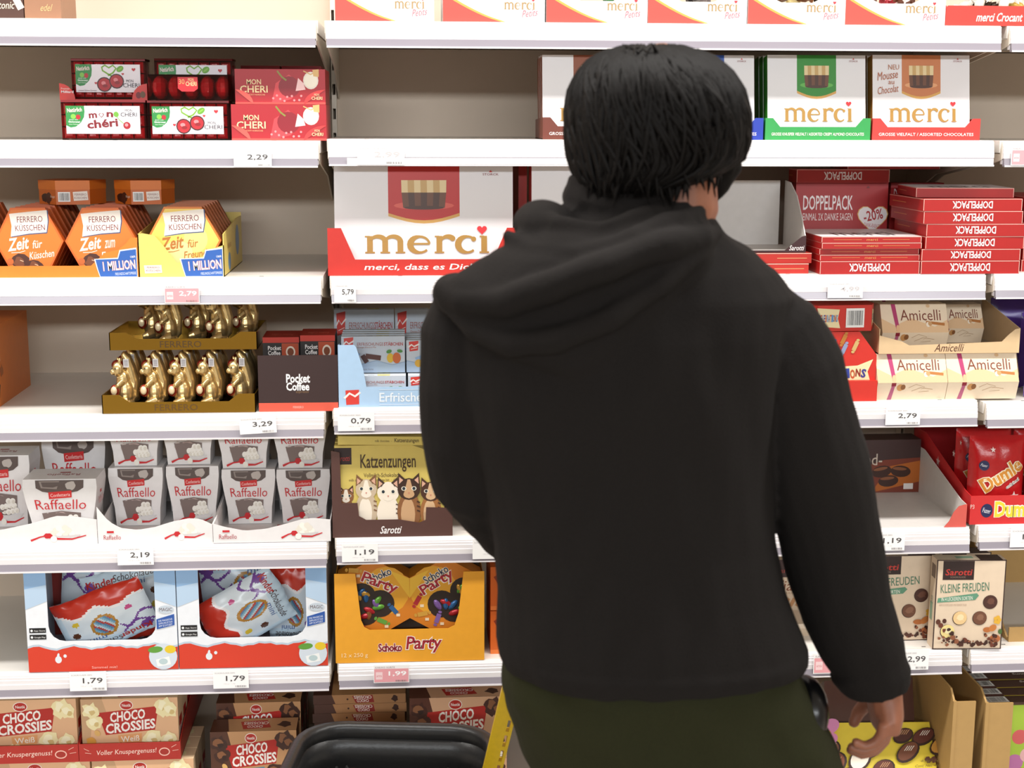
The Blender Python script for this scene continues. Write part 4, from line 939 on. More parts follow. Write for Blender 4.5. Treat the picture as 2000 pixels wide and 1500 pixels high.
for q, (p0, p1) in enumerate(((655, 848), (865, 1064), (1067, 1264), (1265, 1458), (1460, 1650), (1650, 1845))):
    cx, w_ = span(p0, p1, .006, t0); h = .062
    def arts(t, w_=w_, q=q):
        t.box('false_floor', -w_/2+.002, w_/2-.002, .003, .157, .0015, .037, card('#e8e2dc')); f = t.front(w_, h, -.0001); n = 10
        f.poly([(0, 0), (.62, 0)]+[(.62*(1-i/n), .83*(i/n)**1.4+.03) for i in range(1, n+1)], '#e2a64a'); f.poly([(0, 0), (.58, 0)]+[(.58*(1-i/n), .76*(i/n)**1.4+.02) for i in range(1, n+1)], '#dc4a3e')
        merci_word(f, .60, .36, .90, .56, '#a8895a'); f.heart(.885, .63, .003, '#c8303a'); f.text('Petits', .78, .16, .93, .36, '#c46a7a', shear=.35, rot=8)
    tray('petits_tray', 'white tray with red sweep and '+WORDS[q]+' wrapped sweets on the top shelf', cx, .006, t0, w_, .16, '#f0eeec', '#e8e2dc', [(-w_/2, 0), (w_/2, 0), (w_/2, h), (w_*.28, h), (w_*.23, h*.72), (w_*.16, h*.62), (-w_*.16, h*.62), (-w_*.23, h*.72), (-w_*.28, h), (-w_/2, h)], .05, art=arts, group='white and red praline trays')
    done_ = []
    for k in range(30):
        c = sweet_cols[q][k % 4]
        sweet(*drop(done_, cx, w_, t0+.0375), c, 'wrapped sweet heaped in the tray with '+WORDS[q]+' sweets', rd.uniform(0, 180), 'wrapped sweets in the '+WORDS[q]+' tray')
cx, w_ = span(1846, 2080, .006, t0); h = .036
def arts(t):
    t.box('false_floor', -w_/2+.002, w_/2-.002, .003, .157, .0015, .029, card('#e8e2dc')); f = t.front(w_, h, -.0001); f.text('merci Crocant', .26, .22, .64, .66, '#f6e6e2', bold=.02, shear=.2)
tray('crunch_tray', 'red tray lettered in white italics at the end of the top shelf', cx, .006, t0, w_, .16, '#d8392f', '#c8302a', [(-w_/2, 0), (w_/2, 0), (w_/2, h), (-w_/2+.004, h), (-w_/2, h*.9)], .036, art=arts)
done_ = []
for k in range(34): sweet(*drop(done_, cx, w_, t0+.0295), ('#efe9e0', '#3a2a20', '#c9a850', '#f4f0ea')[k % 4], 'wrapped sweet heaped in the red crunch tray', rd.uniform(0, 180), 'wrapped sweets in the red tray')
# --- four standing boxes in coloured trays
W4 = 'GROSSE VIELFALT / ASSORTED CHOCOLATES'
merci_box(1060, 1262, 115, 2, 1, '#7a3a1c', '#8a4522', '#b5683a', '#6f3222', W4, 'white praline box with brown panel and brown side', tray_px=(1060, 1268), label_tray='brown card tray under the white box with brown panel', n=3)
merci_box(1278, 1473, 115, 2, 1, '#1f3c8c', '#2a56b0', '#5a86d0', '#1f3aa8', W4, 'white praline box with blue panel half hidden by the head', tray_px=(1274, 1490), label_tray='blue card tray beside the head', n=3)
merci_box(1499, 1690, 115, 2, 1, '#2f8a1c', '#2f8a2c', '#5fb04a', '#2f9a4c', 'GROSSE KNUSPER VIELFALT / ASSORTED CRISPY ALMOND CHOCOLATES', 'white praline box with green panel and green side', tray_px=(1494, 1699), label_tray='green card tray under the white box with green panel', n=3)
def mousse(f): f.text('NEU', .16, .82, .27, .88, '#b5704a'); f.text('Mousse', .05, .70, .26, .80, '#b0603a', rot=8, shear=.2); f.text('au', .16, .64, .22, .68, '#b0603a'); f.text('Chocolat', .05, .53, .265, .62, '#b0603a', rot=8, shear=.2)
merci_box(1704, 1893, 115, 2, 1, '#b5763a', '#c87a4a', '#e0a070', '#cf3a34', W4, 'white praline box with orange panel and mousse lettering', tray_px=(1703, 1913), label_tray='red card tray under the mousse lettered white box', extra=mousse, n=3)
# --- big box in the red tray
def bigfs(t, tw):
    f = t.front(tw, .09, -.0001); f.text('merci, dass es Dich gibt', .19, .08, .90, .24, '#f6ece8', shear=.3, bold=.012)
merci_box(655, 1002, 330, 2, 2, '#a8261c', '#c02a26', '#d8584a', '#c42c22', '', 'large white praline box with red panel in the big red tray', Y=.035, tray_px=(641, 1016), label_tray='big red card tray with white script lettering', th=.088, tm=.03, n=2, lean=-5, fs=bigfs)
base = top_of(2, 2)
cx, w_ = span(1038, 1330, .03, base)
t = Thing('chocolate_box', 'large white praline box with deep red side beside the shopper hood', 'chocolate box', (cx, .03, base), rx=-3); t.e.location.z += .0034; t.box('body', -w_/2, w_/2, 0, .06, 0, .205, card('#a8261c')); f = t.front(w_, .205, -.0001); merci_face(f, '#c02a26', '#d8584a'); t.done()
t = Thing('chocolate_box', 'dark red box side in the gap beside the large white box', 'chocolate box', (xat(1021, .09, base), .10, base)); t.box('body', -.008, .008, 0, .2, 0, .205, card('#a8261c')); f = t.front(.016, .205, -.0001); f.rect(.2, .1, .8, .5, '#c8402e'); t.done()
# --- empty white carton seen inside, standing on red boxes
rz0 = base
for k in range(2):
    cx, w_ = span(1400, 1576, .03, rz0); t = Thing('flat_praline_box', ('lower', 'upper')[k]+' flat red box under the empty white carton', 'praline box', (cx+.006*k, .02+.004*k, rz0+k*.0195)); t.box('body', -w_/2, w_/2, 0, .20, 0, .019, card('#b8281e')); f = t.front(w_, .019, -.0001); f.rect(.62, .45, .95, .52, '#d89a6a'); f.rect(0, .92, 1, 1, '#e8b8a8'); t.done()
zc = rz0+.0392; xL, xR = xat(1352, .10, zc), xat(1573, .03, zc); hC = zat(1470, 353, .17)-zc
t = Thing('empty_display_carton', 'empty white display carton with curved sides and dark lettered corner', 'display carton', (0, 0, zc)); cw = card('#cfcac6'); k = .0018
t.box('carton_base', xL, xR, .03, .19, 0, k, cw); t.box('back_panel', xL, xR-.012, .188, .19, k, hC, cw)
t.prism('side_panel#1', [(.03, 0), (.19, 0), (.19, hC), (.15, hC*.98), (.10, hC*.80), (.06, hC*.5), (.03, .03)], xR-k, xR, cw, 'x'); t.prism('side_panel#2', [(.03, 0), (.19, 0), (.19, hC), (.1, hC*.8), (.03, .03)], xL, xL+k, cw, 'x')
t.prism('front_panel', [(xL, 0), (xR, 0), (xR, .032), (xR-.008, .03), (xR-.04, .004), (xL, .004)], .028, .030, card('#3a1a1e')); f = t.face((xR-.045, .0279, 0), (.045, 0, 0), (0, 0, .032)); f.text('Sarotti', .30, .12, .92, .42, '#f2eaea', shear=.2, bold=.01); t.done()
# --- red double packs
def dpack(cx, Y, z, w_, h_, lab, text='DOPPELPACK', d=.19, rz=0, col='#ac1c1a', top=None, shade=None):
    t = Thing('double_pack_box', lab, 'praline box', (cx, Y, z), rz=rz, group='red double pack boxes'); t.box('body', -w_/2, w_/2, 0, d, 0, h_, card(col)); f = t.front(w_, h_, -.0001)
    e = .0012
    f.rect(0, 1-e/h_, 1, 1, '#f0b4a8'); f.rect(0, 0, e/w_, 1, '#f0b4a8'); f.rect(1-e/w_, 0, 1, 1, '#f0b4a8'); f.rect(0, 0, 1, e*.7/h_, '#b02020')
    if text == 'DOPPELPACK': f.text(text, .29, .2, .70, .82, '#f6eeee', rot=180, bold=.02)
    elif text: f.rect(.12, .46, .40, .54, '#d8824a'); f.text('merci', .45, .3, .56, .68, '#e0a25a'); f.rect(.61, .46, .88, .54, '#d8824a')
    g = t.left(d, h_, -w_/2-.0001); g.rect(0, .93, 1, 1, '#e09a8c'); g.rect(.1, .48, .5, .54, '#d8824a')
    if top:
        g = t.top(w_, d, h_+.0001); g.rect(.0, .0, 1, 1, '#ece6e6'); g.text('merci', .2, .15, .8, .6, '#3a2a2a', bold=.01)
    t.done()
cxA, wA = span(1601, 1795, .004, base); z = base
hA = zat(1700, 510, .004)-base
dpack(cxA, .004, z, wA, hA, 'red double pack at the bottom of the short pile'); z += hA+.0004
for k in range(4):
    hh = (zat(1700, 462, .006)-base-hA)/4-.0004; dpack(cxA+(.001, .0, .002, .001)[k], (.010, .012, .004, .004)[k], z, wA, hh, 'thin red praline box, '+('lowest', 'second', 'third', 'topmost')[k]+' of four thin ones in the short pile', 'merci', top=k == 3); z += hh+.0004
cxB, wB = span(1798, 1990, .002, base); z = base
ys = [509, 486, 461.5, 437, 412, 388]
for k in range(6):
    zz = zat(1890, ys[k], .002)-z; dpack(cxB+(.0, .0, .006, .007, .0, -.002)[k], .002, z, wB, zz-.0004, 'red double pack, '+('lowest', 'second', 'third', 'fourth', 'fifth', 'topmost')[k]+' of the tall pile of six', d=.185, top=None, rz=(0, 0, .5, -.5, 0, .8)[k]); z += zz
zB = z
# upright double pack with the heart
cx, w_ = span(1556, 1736, .20, base+.10); h_ = zat(1640, 358, .20)-base
t = Thing('double_pack_box', 'upright red double pack with white discount heart behind the short pile', 'praline box', (cx, .206, base+.0013), rx=-2); t.box('body', -w_/2, w_/2, 0, .035, 0, h_, card('#a81c20')); f = t.front(w_, h_, -.0001)
f.text('DOPPELPACK', .08, .66, .62, .84, '#f6eeee', bold=.012); f.text('EINMAL 2X DANKE SAGEN', .08, .53, .62, .62, '#f2e2e0'); f.heart(.84, .56, .032, '#e0b46a'); f.heart(.84, .56, .030, '#f2eef0'); f.text('-20%', .74, .53, .95, .66, '#b5242c', rot=10, bold=.015); f.text('DANK-RABATT', .75, .44, .93, .49, '#c86a70', rot=-8)
f.poly([(.6, .0), (1, .32), (1, .0)], '#e8dede'); f.line([(.6, 0), (1, .33)], .002, '#d9a24a')
for (a, r) in ((.20, 10), (.38, -5)):
    cr = math.cos(math.radians(r)); f.poly([(a-.10, .10), (a+.10, .08), (a+.11, .40), (a-.09, .42)], '#ece8e8'); f.rect(a-.035, .28, a+.035, .41, '#8a3a24'); f.text('merci', a-.07, .14, a+.07, .2, '#b09a7a')
f.poly([(.76, .93), (.78, .96), (.80, .93)], '#7a1a1a'); t.done()
dpack(cx-.004, .196, base+h_+.0016, w_, .026, 'red double pack lying on the upright one with the heart', d=.06)
dpack(cx+.10, .20, base+h_+.028, w_, .016, 'dark red pack wedged under the shelf above the double packs', text='', d=.12)
cx, w_ = span(1737, 1840, .24, base+.12); h_ = zat(1800, 357, .24)-base
t = Thing('double_pack_box', 'upright red double pack half hidden behind the tall pile', 'praline box', (cx, .235, base)); t.box('body', -w_/2, w_/2, 0, .035, 0, h_, card('#a81c20')); f = t.front(w_, h_, -.0001); f.text('DOPPELPACK', .06, .76, .60, .93, '#e8d8d8', bold=.01); f.ell(.75, .9, .06, .05, '#e8e2e2'); t.done()
dpack(cxB-.008, .03, zB+.0006, wB*.96, .018, 'red double pack lying askew on top of the tall pile', text='', d=.15, rz=-6, top=1)
cxC = xat(1992, .03, base)+wB/2+.002; z = base
for k in range(6): dpack(cxC+.002*math.sin(k*2), .03, z, wB, .0235, 'red double pack, '+ORD[k].replace('front', 'lowest')+' in the cut off pile beside the tall one', d=.18); z += .024
# --- pale blue stick boxes
b3_ = top_of(2, 3)
def stick_box(cx, Y, z, w_, h_, lab, art=True, d=.022, rx=0):
    t = Thing('stick_praline_box', lab, 'praline box', (cx, Y, z+d*math.sin(math.radians(-rx))), rx=rx, group='pale blue stick boxes'); t.box('body', -w_/2, w_/2, 0, d, 0, h_, card('#c3ccd8')); f = t.front(w_, h_, -.0001)
    if art:
        f.poly([(0, 0), (1, 0), (1, .28), (.8, .2), (.55, .32), (.3, .22), (0, .35)], '#a9bfda'); f.line([(0, .36), (.3, .23), (.55, .33), (.8, .21), (1, .29)], .0012, '#8aa4c4')
        f.poly([(.04, .95), (.19, .98), (.18, .68), (.05, .65)], '#d23a30'); f.line([(.03, .78), (.08, .86), (.12, .8), (.2, .88)], .003, '#f0e6e2'); f.line([(.07, .72), (.17, .76)], .0012, '#f0e6e2')
        f.text('ERFRISCHUNGS', .25, .74, .66, .83, '#a85a4a'); f.text('STÄBCHEN', .67, .74, .97, .85, '#b53a34', bold=.015); f.text('Orange-Zitrone-Mix', .25, .67, .55, .72, '#b5705a')
        f.poly([(.13, .45), (.25, .55), (.30, .52), (.18, .30)], '#8fb0d8'); f.circ(.19, .28, .0075, '#d8a83a')
        f.line([(.33, .48), (.40, .28)], .009, '#4a2420'); f.line([(.38, .46), (.62, .40)], .0095, '#54281f')
        f.ell(.77, .40, .055, .13, '#d9b32e'); f.ell(.87, .40, .065, .15, '#c8642a'); f.ell(.75, .58, .045, .05, '#4a8a3a', rot=20); f.ell(.92, .59, .045, .045, '#4a8a3a', rot=-10)
        f.text('feinste Sorte', .3, .07, .5, .12, '#8a8a94')
    g = t.top(w_, d, h_+.0001); g.rect(0, 0, 1, 1, '#dfe6ec'); g.rect(.55, .2, .75, .8, '#d8cf6a'); g.line([(.4, .5), (.5, .5)], .002, '#4a4a4a'); t.done()
cx1, w1 = span(668, 793, .03, b3_+.08); cx2, w2_ = span(796, 922, .03, b3_+.08)
zlo = zat(740, 737, .022)-b3_
z1 = b3_+.0022
for q, (c, w_) in enumerate(((cx1, w1), (cx2, w2_))):
    nm_ = ('near the upright', 'near the sleeve')[q]
    for k in range(6): stick_box(c, .022+k*.024, z1, w_*.99, zlo, 'pale blue stick box low in the tray '+nm_+', '+ORD[k], art=k == 0)
    hU = zat(740, (656, 664)[q], .06)-(z1+zlo+.002)
    for k in range(4): stick_box(c-.002, .05+k*.028, z1+zlo+.0006, w_, hU, 'pale blue stick box standing on the low ones '+nm_+', '+ORD[k], art=k == 0, rx=-4)
    c2, w3 = span((653, 772)[q], (770, 890)[q], .25, b3_+.1); stick_box(c2, .25, b3_, w3, .152, 'pale blue stick box at the dark back of the shelf '+nm_)
cx, w_ = span(662, 925, .004, b3_); hs = zat(670, 674, .004)-b3_; hm = zat(740, 756, .004)-b3_
def artb(t):
    f = t.front(w_, hm, -.0002); f.poly([(.05, .85), (.15, .88), (.15, .15), (.055, .12)], '#d23a30'); f.line([(.04, .45), (.08, .7), (.12, .55), (.16, .75)], .004, '#f0e6e2'); f.text('Erfrischend lecker', .30, .25, .96, .72, '#dfe9f2', bold=.015); f.rect(.3, .85, .98, .88, '#d4e2ef'); f.rect(.3, .1, .98, .13, '#d4e2ef')
tray('display_tray', 'pale blue card tray with a tall corner holding the stick boxes', cx, .004, b3_, w_, .17, '#a9c8e6', '#b9cfe2', [(-w_/2, 0), (w_/2, 0), (w_/2, hm), (-w_/2+.052, hm), (-w_/2+.046, hs*.62), (-w_/2+.034, hs*.96), (-w_/2+.03, hs), (-w_/2, hs)], .08, side_pts=[(.0016, 0), (.168, 0), (.168, .10), (.0016, hs)], art=artb)
# --- wafer and celebration boxes
CRM = card('#ead7bd')
def wafer(px0, px1, pytop, pymid, Y, z, lab, h_=None, dark_=False):
    cx, w_ = span(px0, px1, Y, z); h_ = h_ or .090
    t = Thing('wafer_box', lab, 'wafer box', (cx, Y, z), group='cream wafer boxes'); d = .075
    prof = [(.012, 0), (d-.006, 0), (d, h_*.42), (d-.012, h_), (.024, h_), (0, h_*.40)]
    t.prism('body', prof, -w_/2, w_/2, CRM, 'x')
    lo = t.face((-w_/2, .012, 0), (w_, 0, 0), (0, -.012, h_*.40)); hi = t.face((-w_/2, 0, h_*.40), (w_, 0, 0), (0, .024, h_*.60))
    hi.poly([(0, 0), (1, 0), (1, .45), (.8, .2), (.45, .5), (.2, .25), (0, .5)], '#e2bd94'); hi.poly([(.16, 1), (.225, 1), (.265, .12), (.215, .05)], '#b03a6c'); lo.poly([(.215, 1), (.26, 1), (.225, 0), (.165, 0)], '#b05a7c'); lo.rect(.20, .80, .265, 1, '#8a1f34')
    hi.ell(.24, .14, .028, .13, '#e2b48a'); hi.text('Amicelli', .29, .42, .90, .80, '#7a3a2c', bold=-.002); hi.line([(.67, .36), (.95, .28)], .0055, '#b5743a'); hi.ell(.70, .28, .03, .09, '#f3e6d4'); hi.ell(.73, .31, .03, .08, '#c89a6a')
    lo.ell(.33, .72, .05, .2, '#c8935c'); lo.ell(.37, .74, .035, .16, '#8a5a34'); lo.line([(.45, .7), (.55, .9), (.68, .75), (.6, .45), (.75, .5)], .0008, '#a8845c'); lo.line([(.5, .5), (.62, .7), (.8, .6)], .0008, '#a8845c'); hi.ell(.72, .93, .03, .06, '#d8b48a'); t.done(); return h_
zw = top_of(2, 3)
hw = zat(1780, 690, .01+.024)-zw
wafer(1713, 1849, 0, 0, .006, zw, 'cream wafer box with pink ribbon beside the red sweets box', hw); wafer(1850, 1988, 0, 0, .006, zw, 'cream wafer box with pink ribbon beside the purple bag', hw)
for k, p in enumerate((1713, 1850)): wafer(p+2, p+138, 0, 0, .09, zw, 'cream wafer box behind the front '+('first', 'second')[k]+' one', hw)
zt_ = zw+hw+.0015; cx, w_ = span(1716, 1990, .02, zt_); d = .19
def artw(t): f = t.front(w_, .03, -.0001); f.text('Amicelli', .40, .12, .60, .62, '#5a2f20', shear=.25)
tray('display_tray', 'shallow cream card tray on top of the wafer boxes', cx, .02, zt_, w_, d, '#d9bb92', '#b8a894', [(-w_/2, 0), (w_/2, 0), (w_/2, .048), (w_/2-.010, .046), (w_/2-.022, .036), (w_/2-.035, .022), (-w_/2+.06, .016), (-w_/2+.045, .024), (-w_/2, .036)], .052, side_pts=[(.0016, 0), (d, 0), (d, .085), (.0016, .048)], art=artw)
wafer(1722, 1851, 0, 0, .045, zt_+.002, 'cream wafer box standing in the shallow tray', .088); wafer(1828, 1920, 0, 0, .128, zt_+.002, 'shaded cream wafer box at the back of the shallow tray', .076); wafer(1706, 1818, 0, 0, .128, zt_+.002, 'cream wafer box behind the one in the shallow tray', .092)
def celeb_art(f, full=True):
    cols = ['#2c3f9a', '#c0392b', '#3f8ad0', '#1c1c1c', '#b5542c', '#2c3f9a', '#3f8ad0', '#c0392b', '#2c3f9a', '#b5542c', '#8a2a1c', '#3a3a8a']
    f.poly([(.06, .58), (.22, .50), (.5, .49), (.78, .51), (.96, .60), (.90, .42), (.95, .22), (.75, .27), (.5, .29), (.25, .27), (.05, .20), (.10, .40)], '#ecdcae')
    for i, ch in enumerate('CELEBRATIONS'): x = .12+.064*i; f.text(ch, x, .33+.02*math.sin(i*2), x+.058, .46+.02*math.cos(i*3), cols[i], rot=8*math.sin(i*5), bold=.04)
red_ = card('#cc2c20')
cx, w_ = span(1545, 1712, .006, zw); hcb = zat(1650, 648, .02)-zw
t = Thing('sweets_box', 'upright red sweets box with cut corners and cream banner', 'sweets box', (cx, .006, zw)); hx = hcb
t.prism('body', [(-w_/2, 0), (w_/2, 0), (w_/2, hx*.66), (w_/2-.035, hx), (-w_/2+.035, hx), (-w_/2, hx*.66)], .012, .09, red_); t.box('front_lip', -w_/2, w_/2, 0, .012, 0, hx*.30, red_)
f = t.face((-w_/2, .0118, 0), (w_, 0, 0), (0, 0, hx)); celeb_art(f)
rd2 = random.Random(5)
for q, (a, b) in enumerate(((.2, .78), (.34, .74), (.47, .80), (.61, .76), (.74, .80), (.28, .86), (.6, .9))):
    c = ('#d8b46a', '#5a3a2a', '#3a4a7a', '#8a94b4', '#c8a86a', '#d8d8e0', '#b0702a')[q]; f.line([(a-.02, b-.07), (a+.025, b+.06)], .008, c); f.ell(a+.03, b+.08, .02, .02, c); f.ell(a-.025, b-.09, .02, .02, c)
f.line([(.2, .24), (.3, .18), (.4, .24)], .008, '#e8ded0'); f.line([(.55, .22), (.66, .2)], .009, '#e0a040'); f.line([(.75, .25), (.85, .16)], .007, '#8ab0d8'); t.done()
cx, w_ = span(1562, 1715, .03, zw+.14); z0 = zw+hcb+.001; hq = .050
t = Thing('sweets_box', 'red sweets box with bar code lying on the upright one', 'sweets box', (cx, .02, z0), rz=4)
t.prism('body', [(-w_/2, .02), (-w_*.30, 0), (w_*.40, 0), (w_/2, .03), (w_/2, .10), (-w_/2, .10)], 0, hq, red_, 'z'); f = t.face((-w_*.30, -.0002, 0), (w_*.70, 0, 0), (0, 0, hq))
f.poly([(-.02, .9), (.40, .84), (.37, .5), (.42, .12), (-.02, .2), (.02, .55)], '#ecdcae')
for i, ch in enumerate('CELEBRATIONS'): f.text(ch, .02+.029*i, .36, .045+.029*i, .64, ('#2c3f9a', '#c0392b', '#3f8ad0')[i % 3], bold=.03)
f.barcode(.52, .14, .86, .88, 20)
p = Vector((w_*.40, 0, 0)); g = t.face(p+Vector((0, -.0003, 0)), (w_*.1, .03, 0), (0, 0, hq)); g.poly([(.1, .85), (.95, .75), (.9, .3), (.1, .15), (.2, .5)], '#ecdcae'); g.text('CELEB', .25, .4, .85, .62, '#2c3f9a'); t.done()
# --- kitten box
b4_ = top_of(2, 4)
cx, w_ = span(655, 868, .015, b4_+.05); h_ = zat(760, 872, .02)-b4_; tx, tw = span(650, 884, .006, b4_)
YEL = '#d8c266'
def kitten(f, a, b, s, fur, dk, white='#efe4d4', face=1):
    f.ell(a, b-.10*s, .075*s, .15*s, fur if face else white); f.ell(a-.01, b-.12*s, .045*s, .13*s, white)
    f.ell(a, b+.075*s, .072*s, .085*s, dk if face == 2 else fur)
    for sg in (-1, 1): f.poly([(a+sg*.07*s, b+.10*s), (a+sg*.065*s, b+.20*s), (a+sg*.02*s, b+.15*s)], dk); f.poly([(a+sg*.062*s, b+.115*s), (a+sg*.06*s, b+.17*s), (a+sg*.035*s, b+.145*s)], '#d8a890')
    f.poly([(a-.012, b+.15*s), (a+.012, b+.15*s), (a+.03*s, b+.05*s), (a, b), (a-.03*s, b+.05*s)], white); f.ell(a, b+.035*s, .035*s, .03*s, white)
    for sg in (-1, 1): f.ell(a+sg*.032*s, b+.08*s, .016*s, .017*s, '#e8e2d0'); f.ell(a+sg*.032*s, b+.08*s, .010*s, .013*s, '#26303a'); f.line([(a+sg*.03*s, b+.15*s), (a+sg*.045*s, b+.12*s)], .0012, dk); f.ell(a+sg*.035*s, b-.235*s, .028*s, .03*s, white)
    f.poly([(a-.008, b+.05*s), (a+.008, b+.05*s), (a, b+.035*s)], '#c87a6a')
    for q in range(3): f.line([(a+.05*s, b-.02*s-.05*q), (a+.07*s, b-.03*s-.05*q)], .0022, dk)
t = Thing('kitten_chocolate_box', 'yellow box with five kittens printed on it in a torn brown tray', 'chocolate box', (cx, .012, b4_+.0032), rx=-2); t.box('body', -w_/2, w_/2, 0, .03, 0, h_, card(YEL)); f = t.front(w_, h_, -.0001)
f.rect(0, 0, 1, .16, '#d89a34'); f.rect(0.0, .79, .155, .975, '#2a1414'); f.text('Sarotti', .015, .83, .14, .89, '#b5342c', shear=.2); f.poly([(.70, 1), (1, 1), (1, .80), (.92, .84), (.84, .94)], '#8a7a34'); f.text('seit 1868', .88, .90, .97, .93, '#e8dca0')
f.text('Katzenzungen', .235, .70, .74, .90, '#4a3418', bold=.012); f.text('Vollmilch-Schokolade', .265, .645, .60, .69, '#5a4424'); f.text('milk chocolate  ·  chocolat au lait  ·  chocolate ao leite', .13, .60, .73, .63, '#6a5430')
kitten(f, .10, .36, 1.0, '#8a5a34', '#4a2c1c'); kitten(f, .285, .41, 1.35, '#c8b49a', '#7a5434'); kitten(f, .485, .37, 1.4, '#efe4d4', '#3f281c'); kitten(f, .675, .40, 1.45, '#8a5a34', '#3a2216', '#c8a078', 2); kitten(f, .875, .38, 1.3, '#a06a3a', '#4a2c1c', '#d8b48c', 2)
f.poly([(.15, .17), (.22, .19), (.38, .13), (.40, .06), (.36, .04), (.2, .05), (.16, .1)], '#8c4a2a'); f.line([(.2, .13), (.3, .1), (.38, .08)], .002, '#b5704a'); t.done()
for k in range(3): t = Thing('kitten_chocolate_box', 'yellow chocolate box standing '+ORD[k+1]+' behind the kitten print front', 'chocolate box', (cx, .046+k*.033, b4_+.0032), rx=-2); t.box('body', -w_/2, w_/2, 0, .03, 0, h_, card(YEL)); f = t.front(w_, h_, -.0001); f.text('Katzenzungen', .235, .70, .74, .90, '#4a3418', bold=.012); t.done()
hT = zat(700, 982, .006)-b4_; hB = zat(850, 992, .006)-b4_; hm = zat(780, 1018, .006)-b4_
def artk(t): f = t.front(tw, .03, -.0002); f.text('Sarotti', .40, .22, .57, .72, '#f4eeee', shear=.25, bold=.015)
tray('display_tray', 'torn dark brown card tray around the kitten box', tx, .004, b4_, tw, .16, '#54352f', '#46302a', [(-tw/2, 0), (tw/2, 0), (tw/2, hB), (tw*.28, hB+.002), (tw*.275, hm+.002), (tw*.22, hm-.003), (tw*.05, hm+.004), (-tw*.22, hm+.004), (-tw*.28, hm+.012), (-tw*.29, hT), (-tw/2+.018, hT), (-tw/2+.016, h_*.96), (-tw/2, h_*.98)], h_*.9, side_pts=[(.0016, 0), (.158, 0), (.158, .15), (.02, .15), (.0016, .05)], art=artk)
z_ = b4_+h_+.006; cx, w_ = span(660, 850, .01, z_); t = Thing('kitten_chocolate_box', 'yellow chocolate box lying flat on the kitten box', 'chocolate box', (cx, .006, z_), ry=1); t.box('body', -w_/2, w_/2, 0, .15, 0, .0165, card(YEL)); f = t.front(w_, .0165, -.0001); f.text('milk chocolate  -', .38, .35, .55, .62, '#6a5430'); f.text('Katzenzungen', .58, .2, .83, .8, '#4a3418', bold=.012); t.done()
t = Thing('praline_box', 'small orange box corner on the shelf beside the kitten tray', 'praline box', (xat(935, .04, b4_), .035, b4_)); t.box('body', -.022, .04, 0, .1, 0, .018, card('#e0902c')); t.box('lid', -.0225, .0405, -.0005, .1005, .012, .0185, card('#e8a03a')); t.done()
# --- brandy box in empty white tray
cx, w_ = span(1560, 1792, .27, b4_); h_ = zat(1720, 860, .27)-b4_
t = Thing('brandy_praline_box', 'dark brown brandy praline box at the back of the white tray', 'praline box', (cx, .265, b4_+.002)); t.box('body', -w_/2, w_/2, 0, .06, 0, h_, card('#3c2422')); f = t.front(w_, h_, -.0001); f.poly([(.35, 0), (1, 0), (1, .66), (.7, .62), (.4, .4)], '#7a3420'); f.poly([(.6, 0), (1, .2), (1, .6), (.75, .5)], '#b5621f')
f.text('Charactere', .12, .76, .52, .88, '#a8382c', bold=.01); f.text('Weinbrand-', .12, .52, .68, .74, '#cfc0b0'); f.text('Bohnen', .18, .34, .50, .52, '#cfc0b0'); f.text('with brandy', .25, .14, .57, .22, '#b09a8a')
for (a, b, r) in ((.68, .40, 10), (.84, .40, -5), (.74, .22, 5)): f.ell(a, b, .085, .11, '#3a1d12', rot=r); f.ell(a-.01, b+.05, .06, .03, '#8a5434', rot=r)
f.rect(.87, .06, .95, .17, '#ece6e2'); t.done()
xr = xat(1886, .004, b4_); xl = xat(1480, .004, b4_); w_ = xr-xl; cw = '#dcd8d4'
t = Thing('display_tray', 'empty white display tray with coral front corner holding the brandy box', 'display tray', ((xl+xr)/2, .004, b4_)); c_ = card(cw); k = .0016
t.box('tray_base', -w_/2, w_/2, 0, .33, 0, k, c_); t.prism('side_panel#1', [(0, 0), (.33, 0), (.33, .10), (.24, .10), (.03, .048), (0, .045)], w_/2-k, w_/2, c_, 'x'); t.prism('side_panel#2', [(0, 0), (.33, 0), (.33, .10), (.03, .048), (0, .045)], -w_/2, -w_/2+k, c_, 'x'); t.box('back_panel', -w_/2, w_/2, .33-k, .33, k, .11, c_)
t.prism('front_corner', [(w_/2, 0), (w_/2, .046), (w_/2-.016, .042), (w_/2-.026, .03), (w_/2-.034, .012), (w_/2-.044, .0)], -.0012, .0004, card('#d05a50')); t.done()
# --- orange party display
b5_ = top_of(2, 5)
cx, w_ = span(656, 946, .0, b5_); hs = zat(670, 1121, 0)-b5_; hm = zat(800, 1229, 0)-b5_; hbk = zat(800, 1092, .15)-b5_
def artp(t):
    f = t.front(w_, hm, -.0002); f.text('Schoko', .285, .32, .445, .58, '#8a1f2c', bold=.035, outline='#f6e8dc', ow=.05); f.text('Party', .475, .26, .71, .78, '#9c1f2c', bold=.02, shear=.12, outline='#f6e8dc', ow=.05); f.text('12 x 250 g', .04, .14, .215, .30, '#f6dcae')
    t.box('card_insert', -w_/2+.003, w_/2-.003, .012, .186, .0016, .0425, card('#9a8a80'))
tray('party_display_box', 'orange display box with cut out front holding the party packs', cx, .0, b5_, w_, .19, '#e8a22c', '#9a8a80', [(-w_/2, 0), (w_/2, 0), (w_/2, hs), (w_/2-.040, hs), (w_/2-.050, hm+.03), (w_/2-.058, hm+.006), (w_/2-.07, hm), (-w_/2+.066, hm), (-w_/2+.056, hm+.006), (-w_/2+.05, hm+.02), (-w_/2+.040, hs), (-w_/2, hs)], hbk, side_pts=[(.0016, 0), (.188, 0), (.188, hbk), (.0016, hbk)], art=artp)
